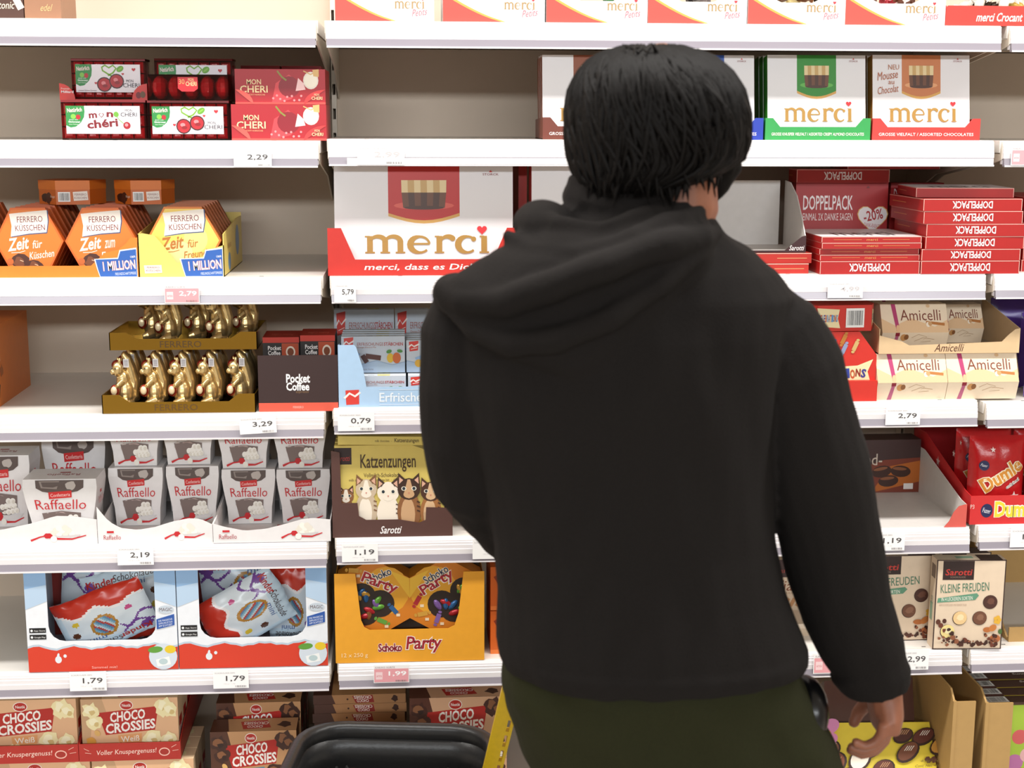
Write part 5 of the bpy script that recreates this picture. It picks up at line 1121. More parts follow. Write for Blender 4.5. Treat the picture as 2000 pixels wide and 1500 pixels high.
candy_c = ['#2a5a8c', '#5f9a3a', '#a8242c', '#c8963a', '#7a5a9a', '#8a5a34']
for q, (sx, lab) in enumerate(((-1, 'orange party pack with clover window beside the upright'), (1, 'orange party pack with clover window beside the shopper'))):
    R = (w_/2-.004)/1.7321; t = Thing('party_pack', lab, 'sweets pack', (cx+sx*R*.866, .015, b5_+.0428+R), group='orange party packs')
    pts = [(R*math.sin(math.radians(a)), R*math.cos(math.radians(a))) for a in range(0, 360, 60)]
    t.prism('body', pts[::-1], 0, .06, card('#d98a22')); f = t.face((-R, -.0001, -R), (2*R, 0, 0), (0, 0, 2*R))
    hp = [(.5+.5*math.sin(math.radians(a)), .5+.5*math.cos(math.radians(a))) for a in range(0, 360, 60)][::-1]
    f.poly(hp, '#cf7a1e'); f.ell(.5+sx*-.15, .6, .28, .3, '#e0a02c'); f.poly([(.5-sx*.5*.866*1+.0*sx, .5), (.5-sx*.2, .85), (.5-sx*.43, .75)], '#eab83a')
    f.text('Schoko', .40 if sx < 0 else .22, .74, .72 if sx < 0 else .54, .84, '#1f2a44', rot=-22*(-sx)*-1 if sx < 0 else 30, bold=.012, outline='#ece2d4', ow=.06); f.text('Party', .35 if sx < 0 else .18, .60, .80 if sx < 0 else .62, .77, '#a8202c', rot=-22 if sx < 0 else 32, bold=.02, outline='#f0e4d8', ow=.05)
    wc = [(.36, .53), (.58, .44), (.40, .34)] if sx < 0 else [(.45, .42), (.72, .58), (.60, .36), (.74, .42)]
    for (a, b) in wc: f.circ(a, b, .0275, '#2a1c14', n=20)
    for k in range(10):
        a, b = wc[k % len(wc)]; a += .05*math.cos(k*2.4); b += .05*math.sin(k*2.4); c = candy_c[k % 6]
        v, fc = ellipsoid(tuple(f.pt(a, b)+Vector((0, -.0005, 0))), (.006, .002, .012), (0, k*37, 0), 8, 6); t.add('sweet_in_window#%d' % k, v, fc, mat(c, .2, .3, 'foil'))
    for k, (a, b, r) in enumerate(((.74, .36, -50), (.60, .22, -25), (.30, .17, -15), (.27, .86, -5)) if sx < 0 else ((.16, .47, 60), (.22, .30, 10), (.40, .24, 70), (.68, .20, 40))):
        c = candy_c[(k+q*2) % 6]; cr, sr = math.cos(math.radians(r)), math.sin(math.radians(r)); f.line([(a-.06*cr, b-.06*sr), (a+.06*cr, b+.06*sr)], .009, c)
        for s_ in (-1, 1): f.ell(a+s_*.085*cr, b+s_*.085*sr, .024, .018, c, rot=r+90, n=8)
        f.rect(a+.03, b-.085, a+.075, b-.05, '#e8d2b0')
    t.smooth |= {'sweet_in_window'}; t.done()
for k in range(2):
    x, w3 = span(958, 1060, .03, b5_); t = Thing('sweets_pack', ('lower', 'upper')[k]+' orange box half hidden beside the orange party display', 'sweets pack', (x, .03, b5_+.09*k)); t.box('body', -w3/2, w3/2, 0, .15, 0, .088, card('#d2641c')); f = t.front(w3, .088, -.0001); f.line([(.1, .8), (.2, .6)], .01, '#8a3418'); f.rect(.16, .45, .26, .58, '#e8c89a'); f.rect(.0, 0, 1, .1, '#e8803a'); t.done()
# --- cream biscuit boxes
def kleine(px0, px1, py0, py1, Y, lab, rz=0, kind=0, d=.035):
    cx, w_ = span(px0, px1, Y, b5_); h_ = zat((px0+px1)/2, py0, Y)-b5_
    t = Thing('biscuit_box', lab, 'biscuit box', (cx, Y, b5_), rz=rz); t.box('body', -w_/2, w_/2, 0, d, 0, h_, card('#e0cbb2'))
    e = .0016
    for (x0, x1, z0, z1) in ((-w_/2, -w_/2+e, 0, h_), (w_/2-e, w_/2, 0, h_), (-w_/2, w_/2, h_-e, h_), (-w_/2, w_/2, 0, e)): t.box('dark_edge', x0-.0002, x1+.0002, -.0004, .001, z0, z1, '#3a2420')
    f = t.front(w_, h_, -.0003)
    if kind == 0:
        f.rect(.09, .78, .54, .99, '#2a1514'); f.text('Sarotti', .13, .83, .51, .90, '#c0342c', shear=.15, bold=.012); f.text('SCHOKOLADE', .2, .80, .42, .82, '#8a7468')
        f.text('KLEINE FREUDEN', .07, .645, .77, .74, '#4a7a62', rot=3); f.poly([(.04, .575), (.60, .63), (.63, .605), (.58, .555), (.03, .525)], '#5f9478'); f.text('IN 4 LECKEREN SORTEN', .09, .55, .54, .59, '#f0ece2', rot=3); f.text('FEINE SCHOKOLADE UND FEINSTE TALER', .06, .49, .46, .51, '#b8a08c')
        for (a, b, c, c2) in ((.80, .53, '#4a2820', '#6a4234'), (.66, .35, '#6f4632', '#8a604a'), (.37, .35, '#e6c48e', '#f2dcae'), (.20, .20, '#ecd890', '#f6eab8')): f.circ(a, b, .0145, '#3a241a', n=20); f.circ(a+.004, b+.003, .0138, c, n=20); f.ell(a+.01, b+.01, .05, .035, c2, rot=30); f.line([(a-.05, b), (a+.06, b-.02)], .0012, c2)
        for k in range(5): f.ell(.92+.03*math.cos(k*1.3), .33+.03*math.sin(k*1.3), .03, .022, '#e0ae3a', n=8)
        f.ell(.06, .31, .035, .03, '#5a2c1c'); f.ell(.10, .27, .035, .028, '#6a3422'); f.ell(.15, .32, .03, .026, '#4a2418'); f.ell(.78, .22, .06, .03, '#b56a34'); f.ell(.86, .24, .06, .035, '#c47a3c', rot=40); f.ell(.9, .12, .08, .045, '#b5683a'); f.ell(.97, .2, .03, .03, '#4a6a34')
        rk = random.Random(4)
        for k in range(60): f.blob(min(.93, max(.06, rk.uniform(.08, .95))), .045+abs(rk.gauss(0, .045))+.08*max(0, rk.uniform(-.3, 1))*rk.random(), rk.uniform(.0015, .0052), rk.choice(('#4a2418', '#6a3422', '#3a1c14', '#8a5236')), seed=k, n=8)
    else:
        f.rect(.07, .72, .5, .99, '#3a2020'); f.text('Sarotti', .1, .79, .46, .87, '#b5443c'); f.text('Tiamo', .06, .50, .75, .67, '#8a4a2a', shear=.2); f.text('EDLE PRALINEN', .25, .45, .7, .48, '#b58a6a')
        for k in range(9): f.line([(.05+.1*k, .25), (.12+.1*k, .38)], .008, '#c89468')
        f.rect(0, .04, 1, .06, '#5a3424')
    g = t.top(w_, d, h_+.0001); g.rect(.05, .1, .95, .9, '#d8c8b0'); g.rect(.62, 0, .95, 1, '#3a2420'); g.rect(.3, .3, .55, .7, '#8aa890')
    s_ = t.left(d, h_, -w_/2-.0001); s_.rect(.15, .78, .8, .93, '#6a5448'); s_.rect(.2, .3, .6, .5, '#7a9a82'); s_.text('KLEINE FREUDEN', .25, .5, .7, .56, '#5a7a68', rot=90); t.done()
kleine(1822, 1953, 1094, 1257, -.004, 'cream biscuit box with dark edges standing at the shelf front', rz=-3)
kleine(1665, 1826, 1085, 1245, .05, 'cream biscuit box with dark edges standing behind the sleeve')
kleine(1822, 1926, 1080, 1240, .09, 'cream biscuit box with dark edges behind the front one')
kleine(1500, 1620, 1093, 1180, .176, 'small cream praline box with brown script seen between arm and hip', kind=1)
t = Thing('flat_praline_box', 'low cream box lying between arm and hip on the shelf', 'praline box', (xat(1560, .1, b5_), .09, b5_)); t.box('body', -.07, .07, 0, .08, 0, .025, card('#d8c4ac')); t.box('lid', -.0705, .0705, -.0005, .0805, .016, .0255, card('#e6d6c2')); t.done()
# --- yellow praline box and cartons on the base shelf
zy0, zy1 = .30, .42
A_ = Vector((at(1600, 1500, -.02)[0], -.02, at(1600, 1500, -.02)[1])); 
def pt3(px, py, Y): x, z = at(px, py, Y); return Vector((x, Y, z))
o = pt3(1605, 1412, .10); u = pt3(1815, 1410, .10)-o; o2 = pt3(1560, 1535, .012); u2 = pt3(1836, 1535, .012)-o2; o2.z = BASE_Z+.0152; u2.z = 0
t = Thing('large_praline_box', 'large yellow praline box with printed chocolates leaning back in a carton', 'praline box'); fl = o-o2; nn = u2.cross(fl).normalized(); th_ = -nn*.02
V = [o2, o2+u2, o+u, o]; V = V+[p+th_ for p in V]
t.add('body', V, [(0, 1, 2, 3), (7, 6, 5, 4), (0, 4, 5, 1), (1, 5, 6, 2), (2, 6, 7, 3), (3, 7, 4, 0)], card('#e2c93e'))
f = t.face(o2, u2, fl); f.k = 90
def choc(a, b, r, c, k):
    r *= 1.3; f.ell(a, b, r*1.15/f.W, r/f.H, '#2f170f', rot=k*20); f.ell(a-.003, b+.012, r*1.0/f.W, r*.8/f.H, c, rot=k*20)
    for q in range(4): f.line([(a-.03+q*.015, b+.02), (a-.015+q*.015, b+.09)], .0014, '#efe6da' if k % 2 else '#c49468')
for k, (a, b, r, c) in enumerate(((.62, .77, .014, '#4a241c'), (.77, .75, .016, '#5a2a1f'), (.92, .62, .017, '#c8903f'), (.69, .53, .017, '#6f3f28'), (.42, .60, .016, '#7a4a30'), (.36, .44, .018, '#e9dfd0'), (.19, .40, .018, '#7a4028'), (.12, .60, .016, '#8a5a44'), (.55, .30, .016, '#5a2a1f'), (.30, .2, .016, '#6f3f28'))): choc(a, b, r, c, k)
for k in range(4): f.blob(.84+.02*k, .42-.03*(k % 2), .006, '#4a2418', seed=k, n=6)
f.ell(.06, .93, .07, .12, '#d98ab8'); f.ell(.09, .74, .06, .10, '#d98ab8'); f.ell(.05, .82, .04, .06, '#e8b83a'); f.text('400g / 14 oz', .80, .36, .97, .41, '#6a5a20'); f.text('Cont. Net: 400 g', .77, .29, .97, .34, '#6a5a20'); t.done()
o = pt3(1610, 1330, .185); u = pt3(1782, 1322, .185)-o; o2 = pt3(1608, 1411, .14); u2 = pt3(1791, 1409, .14)-o2; fl = o-o2
t = Thing('brown_praline_box', 'brown praline box with white lettering and pink flower behind the yellow one', 'praline box'); nn = u2.cross(fl).normalized(); dn = fl*((o2.z-BASE_Z-.0198)/fl.z); V = [o2-dn, o2-dn+u2, o+u, o]; V = V+[p-nn*.03 for p in V]
t.add('body', V, [(0, 1, 2, 3), (7, 6, 5, 4), (0, 4, 5, 1), (1, 5, 6, 2), (2, 6, 7, 3), (3, 7, 4, 0)], mat('#54362e', .22, 0, 'card')); f = t.face(o2, u2, fl); f.text('naranjo', .14, .12, .66, .52, '#ece6e2', bold=.02); f.text('pralinés', .66, .08, .84, .26, '#c46a8a', shear=.25); f.circ(.78, .66, .010, '#d87a8a'); f.circ(.80, .78, .008, '#c85a5a'); f.line([(.77, .6), (.76, .25)], .001, '#a8845a'); t.done()
kraft = card('#b38f58', .7); krl = kraft
def carton(name, lab, xa, xb, Y0, Y1, z1, cut):
    t = Thing(name, lab, 'carton', (0, 0, BASE_Z)); h_ = z1-BASE_Z
    t.prism('side_wall', [(Y0, 0), (Y1, 0), (Y1, h_+.03), (Y0+cut, h_+.02), (Y0, h_)], xa, xa+.004, kraft, 'x'); t.box('front_flap', xa, xb, Y0-.004, Y0, 0, h_, krl); t.box('fold_edge', xa-.0015, xa+.0055, Y0-.0055, Y0+.002, 0, h_+.0015, kraft); t.done()
z1 = zat(1850, 1370, -.01)
carton('corrugated_carton', 'brown corrugated carton wall beside the yellow praline box', xat(1905, -.01, z1)-.045, xat(1905, -.01, z1), -.01, .36, z1, .02)
z2 = zat(1950, 1372, -.01)
carton('corrugated_carton', 'brown corrugated carton wall in front of the bar coded packs', xat(1925, -.01, z2), xat(1978, -.01, z2), -.01, .40, z2, .03)
for k in range(5):
    Y = .012+k*.038; zt3 = zat(1975, 1373, .0)-.004; x0 = xat(1932, -.01, z2)+.006
    t = Thing('coded_praline_pack', 'brown and green pack with bar code, '+ORD[k]+' in the corrugated carton', 'praline pack', (x0, Y, BASE_Z), group='bar coded packs'); h_ = zt3-BASE_Z+.0015*k
    t.box('body', 0, .24, 0, .034, 0, h_, card('#4a2c22')); g = t.face((0, 0, h_+.0001), (.24, 0, 0), (0, .034, 0)); g.barcode(.01, .08, .20, .9, 18, k); g.rect(.2, .9, 1, 1, '#c8b43a'); g.text('Sunny moments', .45, .4, .85, .75, '#efe6de', shear=.2, bold=.01)
    f = t.face((.0, -.0001, 0), (.24, 0, 0), (0, 0, h_)); f.rect(.0, 0, 1, .97, '#9cb83a'); f.circ(.3, .62, .016, '#c85a5a'); f.circ(.27, .34, .018, '#b06a9a'); f.circ(.38, .42, .016, '#d8a8a8'); f.circ(.33, .18, .02, '#a84a4a'); f.circ(.5, .3, .02, '#c46a9a'); t.done()
# ================================================================== BAY 3
b33 = top_of(3, 3); b34 = top_of(3, 4); b35 = top_of(3, 5)
def purple(a, b): return '#5b3a9c' if not (.3 < b < .5 and .2 < a < .8) else '#6a48ac'
soft_bag('purple_bag', 'glossy purple sweets bag beside the cream wafer boxes', (xat(1992, .03, b33)+.085, .05, b33+.086), .14, .165, .05, purple, rz=0, n=24)
soft_bag('purple_bag', 'purple sweets bag standing at the back behind the cream tray', (xat(2010, .25, b33)+.02, .26, b33+.085), .22, .17, .05, purple, n=24)
soft_bag('purple_bag', 'purple sweets bag lying between the other purple bags', (xat(1992, .03, b33)+.125, .15, b33+.078), .16, .15, .05, purple, n=24)
# toffee bags in a red tray
def toffee(a, b): return '#c41e22' if math.sin(a*5+b*3) > -.75 else '#a8181c'
rot_ = {'rot': 34, 'bold': .03, 'outline': '#f4e6c8', 'ow': .05}
def toffee_bag(px, Y, lab, w_=.125, h_=.165, tx=True):
    x = xat(px, Y, b34+.1)
    tt = (('Dumle', .10, .42, 1.0, .66, '#d88a2c', rot_), ('original', .60, .40, .92, .47, '#2a1414', {'rot': 34, 'bold': .01, 'outline': '#f4efe8', 'ow': .09})) if tx else ()
    t = soft_bag('toffee_bag', lab, (x, Y, b34+.004+h_/2), w_, h_, .05, toffee, texts=(), n=30, seed=4)
    return t
def toffee_full(px, Y, lab):
    x = xat(1893, .004, b34)+(.066 if px < 2000 else .186); w_, h_ = .114, .165
    t = Thing('toffee_bag', lab, 'sweets bag', (x, Y, b34+.004), group='red toffee bags'); n, m = 24, 30
    def S(a, b, off=0., sg=-1):
        ea, eb = min(a, 1-a)*2, min(b, 1-b)*2; pil = (max(0, 1-(1-ea)**3)*max(0, 1-(1-min(1, eb*1.15))**2.5))**.6
        return Vector(((a-.5)*w_*(1-.05*pil), sg*(.024*pil+off)+.0015*noise.noise(Vector((a*5, b*6, px))), b*h_+.02*(abs(a-.5)*2)**2.5*max(0, .35-b)))
    for sg, nm in ((-1, 'bag_front'), (1, 'bag_back')):
        V = [S(i/n, j/m, 0, sg) for j in range(m+1) for i in range(n+1)]; F = [(j*(n+1)+i, j*(n+1)+i+1, (j+1)*(n+1)+i+1, (j+1)*(n+1)+i) for j in range(m) for i in range(n)]
        t.add(nm, V, F if sg < 0 else [q[::-1] for q in F], mat('#b81a1e', .24, 0, 'plastic'))
    t.smooth |= {'bag_front', 'bag_back'}
    f = Face(t, (-w_/2, 0, 0), (w_, 0, 0), (0, 0, h_), lambda a, b, off: S(a, b, off+.0015))
    f.ell(.2, .66, .085, .062, '#1f2450', n=20); f.text('Fazer', .145, .645, .255, .68, '#e8e8f0', rot=-12, shear=.2)
    f.text('Dumle', .12, .45, .93, .635, '#d08a30', rot=32, bold=.03, outline='#efe2c4', ow=.06); f.text('original', .60, .41, .88, .46, '#2a1414', rot=32, bold=.008, outline='#f4efe8', ow=.10)
    f.ell(.5, .17, .16, .06, '#9a4a24', rot=-4); f.ell(.42, .19, .05, .04, '#2a2450'); f.ell(.66, .18, .05, .04, '#2a2450'); f.ell(.57, .14, .06, .04, '#c8824a')
    for (a, b, r) in ((.78, .27, .012), (.35, .85, .006), (.12, .2, .005)):
        pts = []
        for k in range(10): q = r*(1 if k % 2 == 0 else .42); pts.append((a+q*math.sin(k*math.pi/5)/f.W, b+q*math.cos(k*math.pi/5)/f.H))
        f.poly(pts, '#ecd8d4')
    t.done()
toffee_full(1930, .05, 'red toffee bag with orange lettering standing in the red tray'); toffee_full(2062, .05, 'red toffee bag with orange lettering cut off by the frame edge'); toffee_full(1912, .12, 'red toffee bag behind the first one in the red tray'); toffee_full(2040, .12, 'red toffee bag behind the cut off one')
xl, xr = xat(1893, .004, b34), xat(2150, .004, b34); w_ = xr-xl; h_ = zat(1950, 968, .004)-b34
def artd(t):
    f = t.front(w_, h_, -.0001); f.ell(.125, .48, .045, .24, '#1f2450', n=20); f.text('Fazer', .095, .4, .155, .56, '#e8e8f0', rot=-12); f.text('Dumle', .185, .24, .50, .80, '#ecd23a', bold=.035, outline='#f6efe0', ow=.05); f.text('P3', -.0, .55, .03, .7, '#f0d0c8')
    g = t.left(.33, .20, -w_/2-.0002)
    for (a, b, r) in ((.45, .42, .012), (.7, .6, .008), (.8, .75, .006)):
        pts = []
        for k in range(10): q = r*(1 if k % 2 == 0 else .42); pts.append((a+q*math.sin(k*math.pi/5)/g.W, b+q*math.cos(k*math.pi/5)/g.H))
        g.poly(pts, '#e0c4c0')
tray('display_tray', 'red card tray with yellow lettering and sloped star side holding the toffee bags', (xl+xr)/2, .004, b34, w_, .33, '#cc2a2c', '#b8242a', [(-w_/2, 0), (w_/2, 0), (w_/2, h_), (-w_/2, h_)], .128, side_pts=[(.0016, 0), (.33, 0), (.33, .128), (.26, .128), (.03, h_+.004), (.0016, h_)], art=artd)
# corrugated divider on the lowest shelf of bay 3
xk = xat(1972, .02, b35)
t = Thing('corrugated_divider', 'brown corrugated carton with white inside standing past the biscuit boxes', 'carton', (xk, 0, b35)); t.prism('side_wall', [(.03, 0), (.40, 0), (.40, .2), (.30, .2)], 0, .004, kraft, 'x'); t.prism('inner_liner', [(.05, .002), (.395, .002), (.395, .198), (.305, .198)], .004, .006, card('#d8d2ca'), 'x'); t.box('back_wall', 0, .26, .396, .40, 0, .2, kraft); t.box('front_lip', 0, .26, .026, .03, 0, .03, kraft); t.done()
# ================================================================== the shopper
PY = -.85
def q3(px, py, Y): x, z = at(px, py, Y); return Vector((x, Y, z))
def orings(spec, n=36):
    rs = []
    for (py, l, r, cy, ry, pw) in spec:
        x0, z = at(l, py, cy); x1, _ = at(r, py, cy); rs.append(((x0+x1)/2, cy, z, (x1-x0)/2, ry, 0, pw))
    return rings(rs, n)
def path(pts): return [tuple(q3(*p)) for p in pts]
def displace(o, fn):
    me = o.data; n = len(me.vertices); co = np.empty(n*3); nr = np.empty(n*3)
    me.vertices.foreach_get('co', co); me.vertex_normals.foreach_get('vector', nr) if hasattr(me, 'vertex_normals') else None
    co = co.reshape(-1, 3); nr = nr.reshape(-1, 3); d = np.array([fn(Vector(c)) for c in co]); co += nr*d[:, None]
    me.vertices.foreach_set('co', co.ravel()); me.update()
skin = mat('#8f5a43', .5, 0, 'skin'); hood_m = mat('#191615', .92, 0, 'cloth'); olive = mat('#242511', .85, 0, 'cloth'); hair_m = mat('#0a0706', .6, 0, 'hair')
torso_spec = [(1285, 990, 1562, PY, .140, 2.4), (1240, 970, 1560, PY, .148, 2.4), (1150, 972, 1524, PY, .142, 2.4), (1050, 962, 1506, PY, .138, 2.4), (950, 938, 1502, PY-.003, .138, 2.4), (850, 912, 1502, PY-.006, .138, 2.4), (750, 896, 1505, PY-.010, .136, 2.5), (650, 886, 1525, PY-.012, .130, 2.5), (580, 890, 1545, PY-.012, .120, 2.4), (530, 920, 1515, PY-.010, .108, 2.3), (490, 965, 1470, PY-.006, .095, 2.2), (455, 1030, 1415, PY, .085, 2.1), (420, 1095, 1385, PY, .075, 2.), (395, 1130, 1372, PY, .066, 2.)]
r_arm = [(1455, 600, PY-.005), (1498, 650, PY-.008), (1540, 730, PY-.010), (1562, 820, PY-.008), (1590, 920, PY), (1612, 1010, PY+.010), (1632, 1100, PY+.015), (1656, 1190, PY+.015), (1690, 1270, PY+.012), (1708, 1325, PY+.010), (1712, 1342, PY+.010)]
r_rad = [.050, .068, .072, .072, .073, .069, .066, .061, .055, .046, .040]
l_arm = [(945, 590, PY-.005), (925, 660, PY-.008), (912, 760, PY-.008), (912, 850, PY), (930, 925, PY+.02), (975, 985, PY+.09), (1020, 1040, PY+.16), (1058, 1110, PY+.23), (1075, 1170, PY+.28), (1078, 1190, PY+.295)]
l_rad = [.056, .066, .062, .060, .063, .060, .056, .052, .044, .038]
def finger(base, pts, r0, r1):
    n = len(pts); return tube([base]+pts, [r0+(r1-r0)*i/n for i in range(n+1)], 8)
# ---- body: one continuous mesh (head, neck, trunk, arms, hands, legs, feet)
hc = q3(1290, 262, PY+.01)
shapes = [ellipsoid(hc+Vector((0, .0, .012)), (.078, .096, .100)), ellipsoid(hc+Vector((.022, .048, -.052)), (.052, .056, .062)),
          ellipsoid(hc+Vector((.036, .098, -.030)), (.012, .020, .016)), ellipsoid(hc+Vector((.040, .086, -.062)), (.020, .016, .008)), ellipsoid(hc+Vector((.036, .075, -.092)), (.028, .028, .020)),
          ellipsoid(hc+Vector((.079, .012, -.030)), (.010, .020, .030), (0, 0, 15)), ellipsoid(hc+Vector((-.078, .0, -.025)), (.010, .020, .030), (0, 0, -15))]
for sx in (-1, 1): shapes.append(ellipsoid(hc+Vector((.020+sx*.030, .088, .002)), (.014, .012, .011)))
shapes.append(tube([tuple(hc+Vector((.012, .0, -.03))), tuple(q3(1318, 395, PY+.005)), tuple(q3(1265, 500, PY))], [.058, .057, .064], 16))
shapes.append(orings([(py, l+(r-l)*.12, r-(r-l)*.12, cy, ry*.72, 2.2) for (py, l, r, cy, ry, pw) in torso_spec]))
shapes.append(tube(path(r_arm), [r*.66 for r in r_rad], 12)); shapes.append(tube(path(l_arm), [r*.66 for r in l_rad], 12))
# right hand: hanging, back outward, fingers curled inward
wr = q3(1716, 1330, PY+.010); pc = q3(1730, 1392, PY+.008)
shapes.append(tube([tuple(wr), tuple(q3(1727, 1356, PY+.010)), tuple(pc), tuple(q3(1730, 1422, PY+.006))], [(.022, .028), (.024, .032), (.022, .042), (.017, .040)], 12))
for k, dy in enumerate((.034, .012, -.010, -.031)):
    ln = (1., 1.08, 1.0, .84)[k]; b_ = q3(1734-2*k, 1418-2*k, PY+.006+dy); e = Vector((0, 0, 0))
    pts = [b_+Vector((-.004, 0, -.021))*ln, b_+Vector((-.014, .001, -.035))*ln, b_+Vector((-.030, .002, -.040))*ln, b_+Vector((-.044, .003, -.034))*ln]
    shapes.append(finger(tuple(b_), [tuple(p) for p in pts], .0098, .0068)); shapes.append(ellipsoid(pts[-1], (.0072, .0068, .0075)))
tb = q3(1712, 1368, PY+.045); pts = [q3(1692, 1374, PY+.062), q3(1676, 1392, PY+.068), q3(1668, 1410, PY+.066)]
shapes.append(finger(tuple(tb), [tuple(p) for p in pts], .0135, .0082)); shapes.append(ellipsoid(pts[-1], (.0084, .0080, .0088)))
# left hand, closed round the pull handle in front of the body
HG = q3(1020, 1292, PY+.36)
lw = Vector(path(l_arm)[-1]); shapes.append(tube([tuple(lw), tuple(lw.lerp(HG, .5)), tuple(HG+Vector((.016, -.012, .022)))], [(.022, .027), (.024, .034), (.016, .036)], 12))
for k in range(4):
    b_ = HG+Vector((.020, -.030+.020*k, .026)); pts = [b_+Vector((-.020, 0, .008)), b_+Vector((-.040, 0, -.006)), b_+Vector((-.040, 0, -.028)), b_+Vector((-.020, 0, -.038))]
    shapes.append(finger(tuple(b_), [tuple(p) for p in pts], .0098, .0072))
shapes.append(finger(tuple(HG+Vector((.022, -.034, .012))), [tuple(HG+Vector((.012, -.046, -.006))), tuple(HG+Vector((-.008, -.048, -.016))), tuple(HG+Vector((-.022, -.046, -.014)))], .0125, .008))
# legs and feet
hipL, hipR = q3(1190, 1420, PY), q3(1430, 1430, PY)
for sx, hp, fx in ((-1, hipL, -.02), (1, hipR, .05)):
    kx = Vector((hp.x+fx*.5, PY+.015, .47)); an = Vector((hp.x+fx, PY-.01, .085))
    shapes.append(tube([tuple(hp+Vector((0, 0, .06))), tuple(hp+Vector((0, 0, -.08))), tuple(kx), tuple(kx+Vector((fx*.2, -.012, -.12))), tuple(an)], [.088, .086, .056, .054, .036], 14))
    shapes.append(tube([tuple(an+Vector((0, -.045, -.045))), tuple(an+Vector((0, .03, -.045))), tuple(an+Vector((0, .11, -.058))), tuple(an+Vector((0, .16, -.062)))], [(.032, .028), (.036, .030), (.032, .021), (.02, .015)], 12)); shapes.append(ellipsoid(an, (.038, .042, .05)))
v, fc = merge(*shapes)
body = remesh_object('person', v, fc, skin, .0032, None, 3)
body['label'] = 'person in a black hoodie and olive trousers seen from behind, facing the shelves'; body['category'] = 'person'
# ---- hoodie
hs = [orings(torso_spec), tube(path(r_arm), r_rad, 20), tube(path(l_arm), l_rad, 20)]
# hood pouch lying on the back
bk = PY-.105
hs.append(orings([(425, 1085, 1385, PY-.055, .060, 2.), (455, 1020, 1395, PY-.070, .075, 2.), (500, 950, 1392, PY-.082, .080, 2.), (550, 880, 1368, PY-.092, .074, 2.), (590, 872, 1338, PY-.098, .066, 2.), (640, 905, 1292, PY-.104, .056, 2.), (680, 960, 1246, PY-.110, .046, 2.), (712, 1030, 1198, PY-.114, .036, 2.), (735, 1082, 1156, PY-.116, .026, 2.)]))
def fold(pts, r, base, out):
    P = []
    for i, (px, py) in enumerate(pts):
        s_ = math.sin(math.pi*i/(len(pts)-1)); P.append(tuple(q3(px, py, base-out*s_)))
    return tube(P, [r*(.55+.45*math.sin(math.pi*i/(len(pts)-1))) for i in range(len(pts))], 10)
hs.append(fold([(868, 566), (905, 590), (985, 590), (1080, 558), (1180, 520), (1290, 482), (1372, 462), (1402, 452)], .020, PY-.085, .086))
hs.append(fold([(872, 585), (925, 645), (1000, 672), (1090, 664), (1190, 624), (1285, 560), (1360, 495), (1398, 462)], .016, PY-.090, .082))
hs.append(fold([(985, 455), (1040, 490), (1130, 500), (1240, 470), (1330, 430), (1372, 410)], .016, PY-.07, .075))
hs.append(fold([(1040, 415), (1090, 440), (1170, 448), (1260, 425), (1345, 400)], .014, PY-.055, .065))
hs.append(ellipsoid(q3(1065, 440, PY-.04), (.042, .06, .030))); hs.append(ellipsoid(q3(900, 575, PY-.055), (.030, .06, .024)))
# collar round the neck
cp = []
for i in range(17):
    a = math.radians(20+320*i/16+90); c = q3(1248, 398, PY+.0); cp.append((c.x+.080*math.cos(a), PY+.004+.074*math.sin(a), c.z-(.046 if math.cos(a) > 0 else .012)*math.cos(a)-.004))
hs.append(tube(cp, .019, 10)); hs.append(tube([(x, y, z+.018) for x, y, z in cp[3:14]], .012, 10))
# cuff and hem bands
hs.append(tube(path([(1690, 1290, PY+.012), (1708, 1325, PY+.010), (1712, 1346, PY+.010)]), [.054, .050, .043], 18))
hs.append(orings([(1296, 1000, 1556, PY, .138, 2.4), (1286, 988, 1566, PY, .149, 2.4), (1262, 974, 1568, PY, .153, 2.4), (1248, 972, 1562, PY, .148, 2.4)]))
v, fc = merge(*hs)
hoodie = remesh_object('hoodie', v, fc, hood_m, .0045, body, 3)
ax, az = at(1220, 900, PY)
def cloth(c):
    u = c.x*1.0+c.z*.55
    return .0045*noise.noise(Vector((u*13, c.y*6, c.z*4)))+.0030*noise.noise(Vector((c.x*30, c.y*22, c.z*9)))+.0035*max(0, noise.noise(Vector(((c.x-c.z*.6)*16, 3, (c.z+c.x*.3)*5))))
displace(hoodie, cloth)
# ---- trousers
ts = [orings([(1600, 1085, 1610, PY, .110, 2.2), (1560, 1058, 1640, PY, .122, 2.3), (1500, 1036, 1640, PY, .128, 2.3), (1440, 1012, 1610, PY, .132, 2.3), (1395, 992, 1585, PY, .130, 2.3), (1340, 983, 1572, PY, .130, 2.3), (1280, 992, 1556, PY, .126, 2.3), (1230, 1005, 1540, PY, .118, 2.3)])]
for sx, hp, fx in ((-1, hipL, -.02), (1, hipR, .05)):
    kx = Vector((hp.x+fx*.5, PY+.015, .47)); an = Vector((hp.x+fx, PY-.01, .075))
    ts.append(tube([tuple(hp+Vector((0, 0, .02))), tuple(hp+Vector((0, 0, -.10))), tuple(kx), tuple(kx+Vector((fx*.2, -.012, -.12))), tuple(an)], [.108, .106, .090, .082, .070], 18))
v, fc = merge(*ts); tr = remesh_object('trousers', v, fc, olive, .006, body, 4)
displace(tr, lambda c: .011*noise.noise(Vector(((c.x+c.z)*11, c.y*7, (c.z-c.x*.5)*8)))+.004*noise.noise(Vector((c.x*26, c.y*20, c.z*20))))
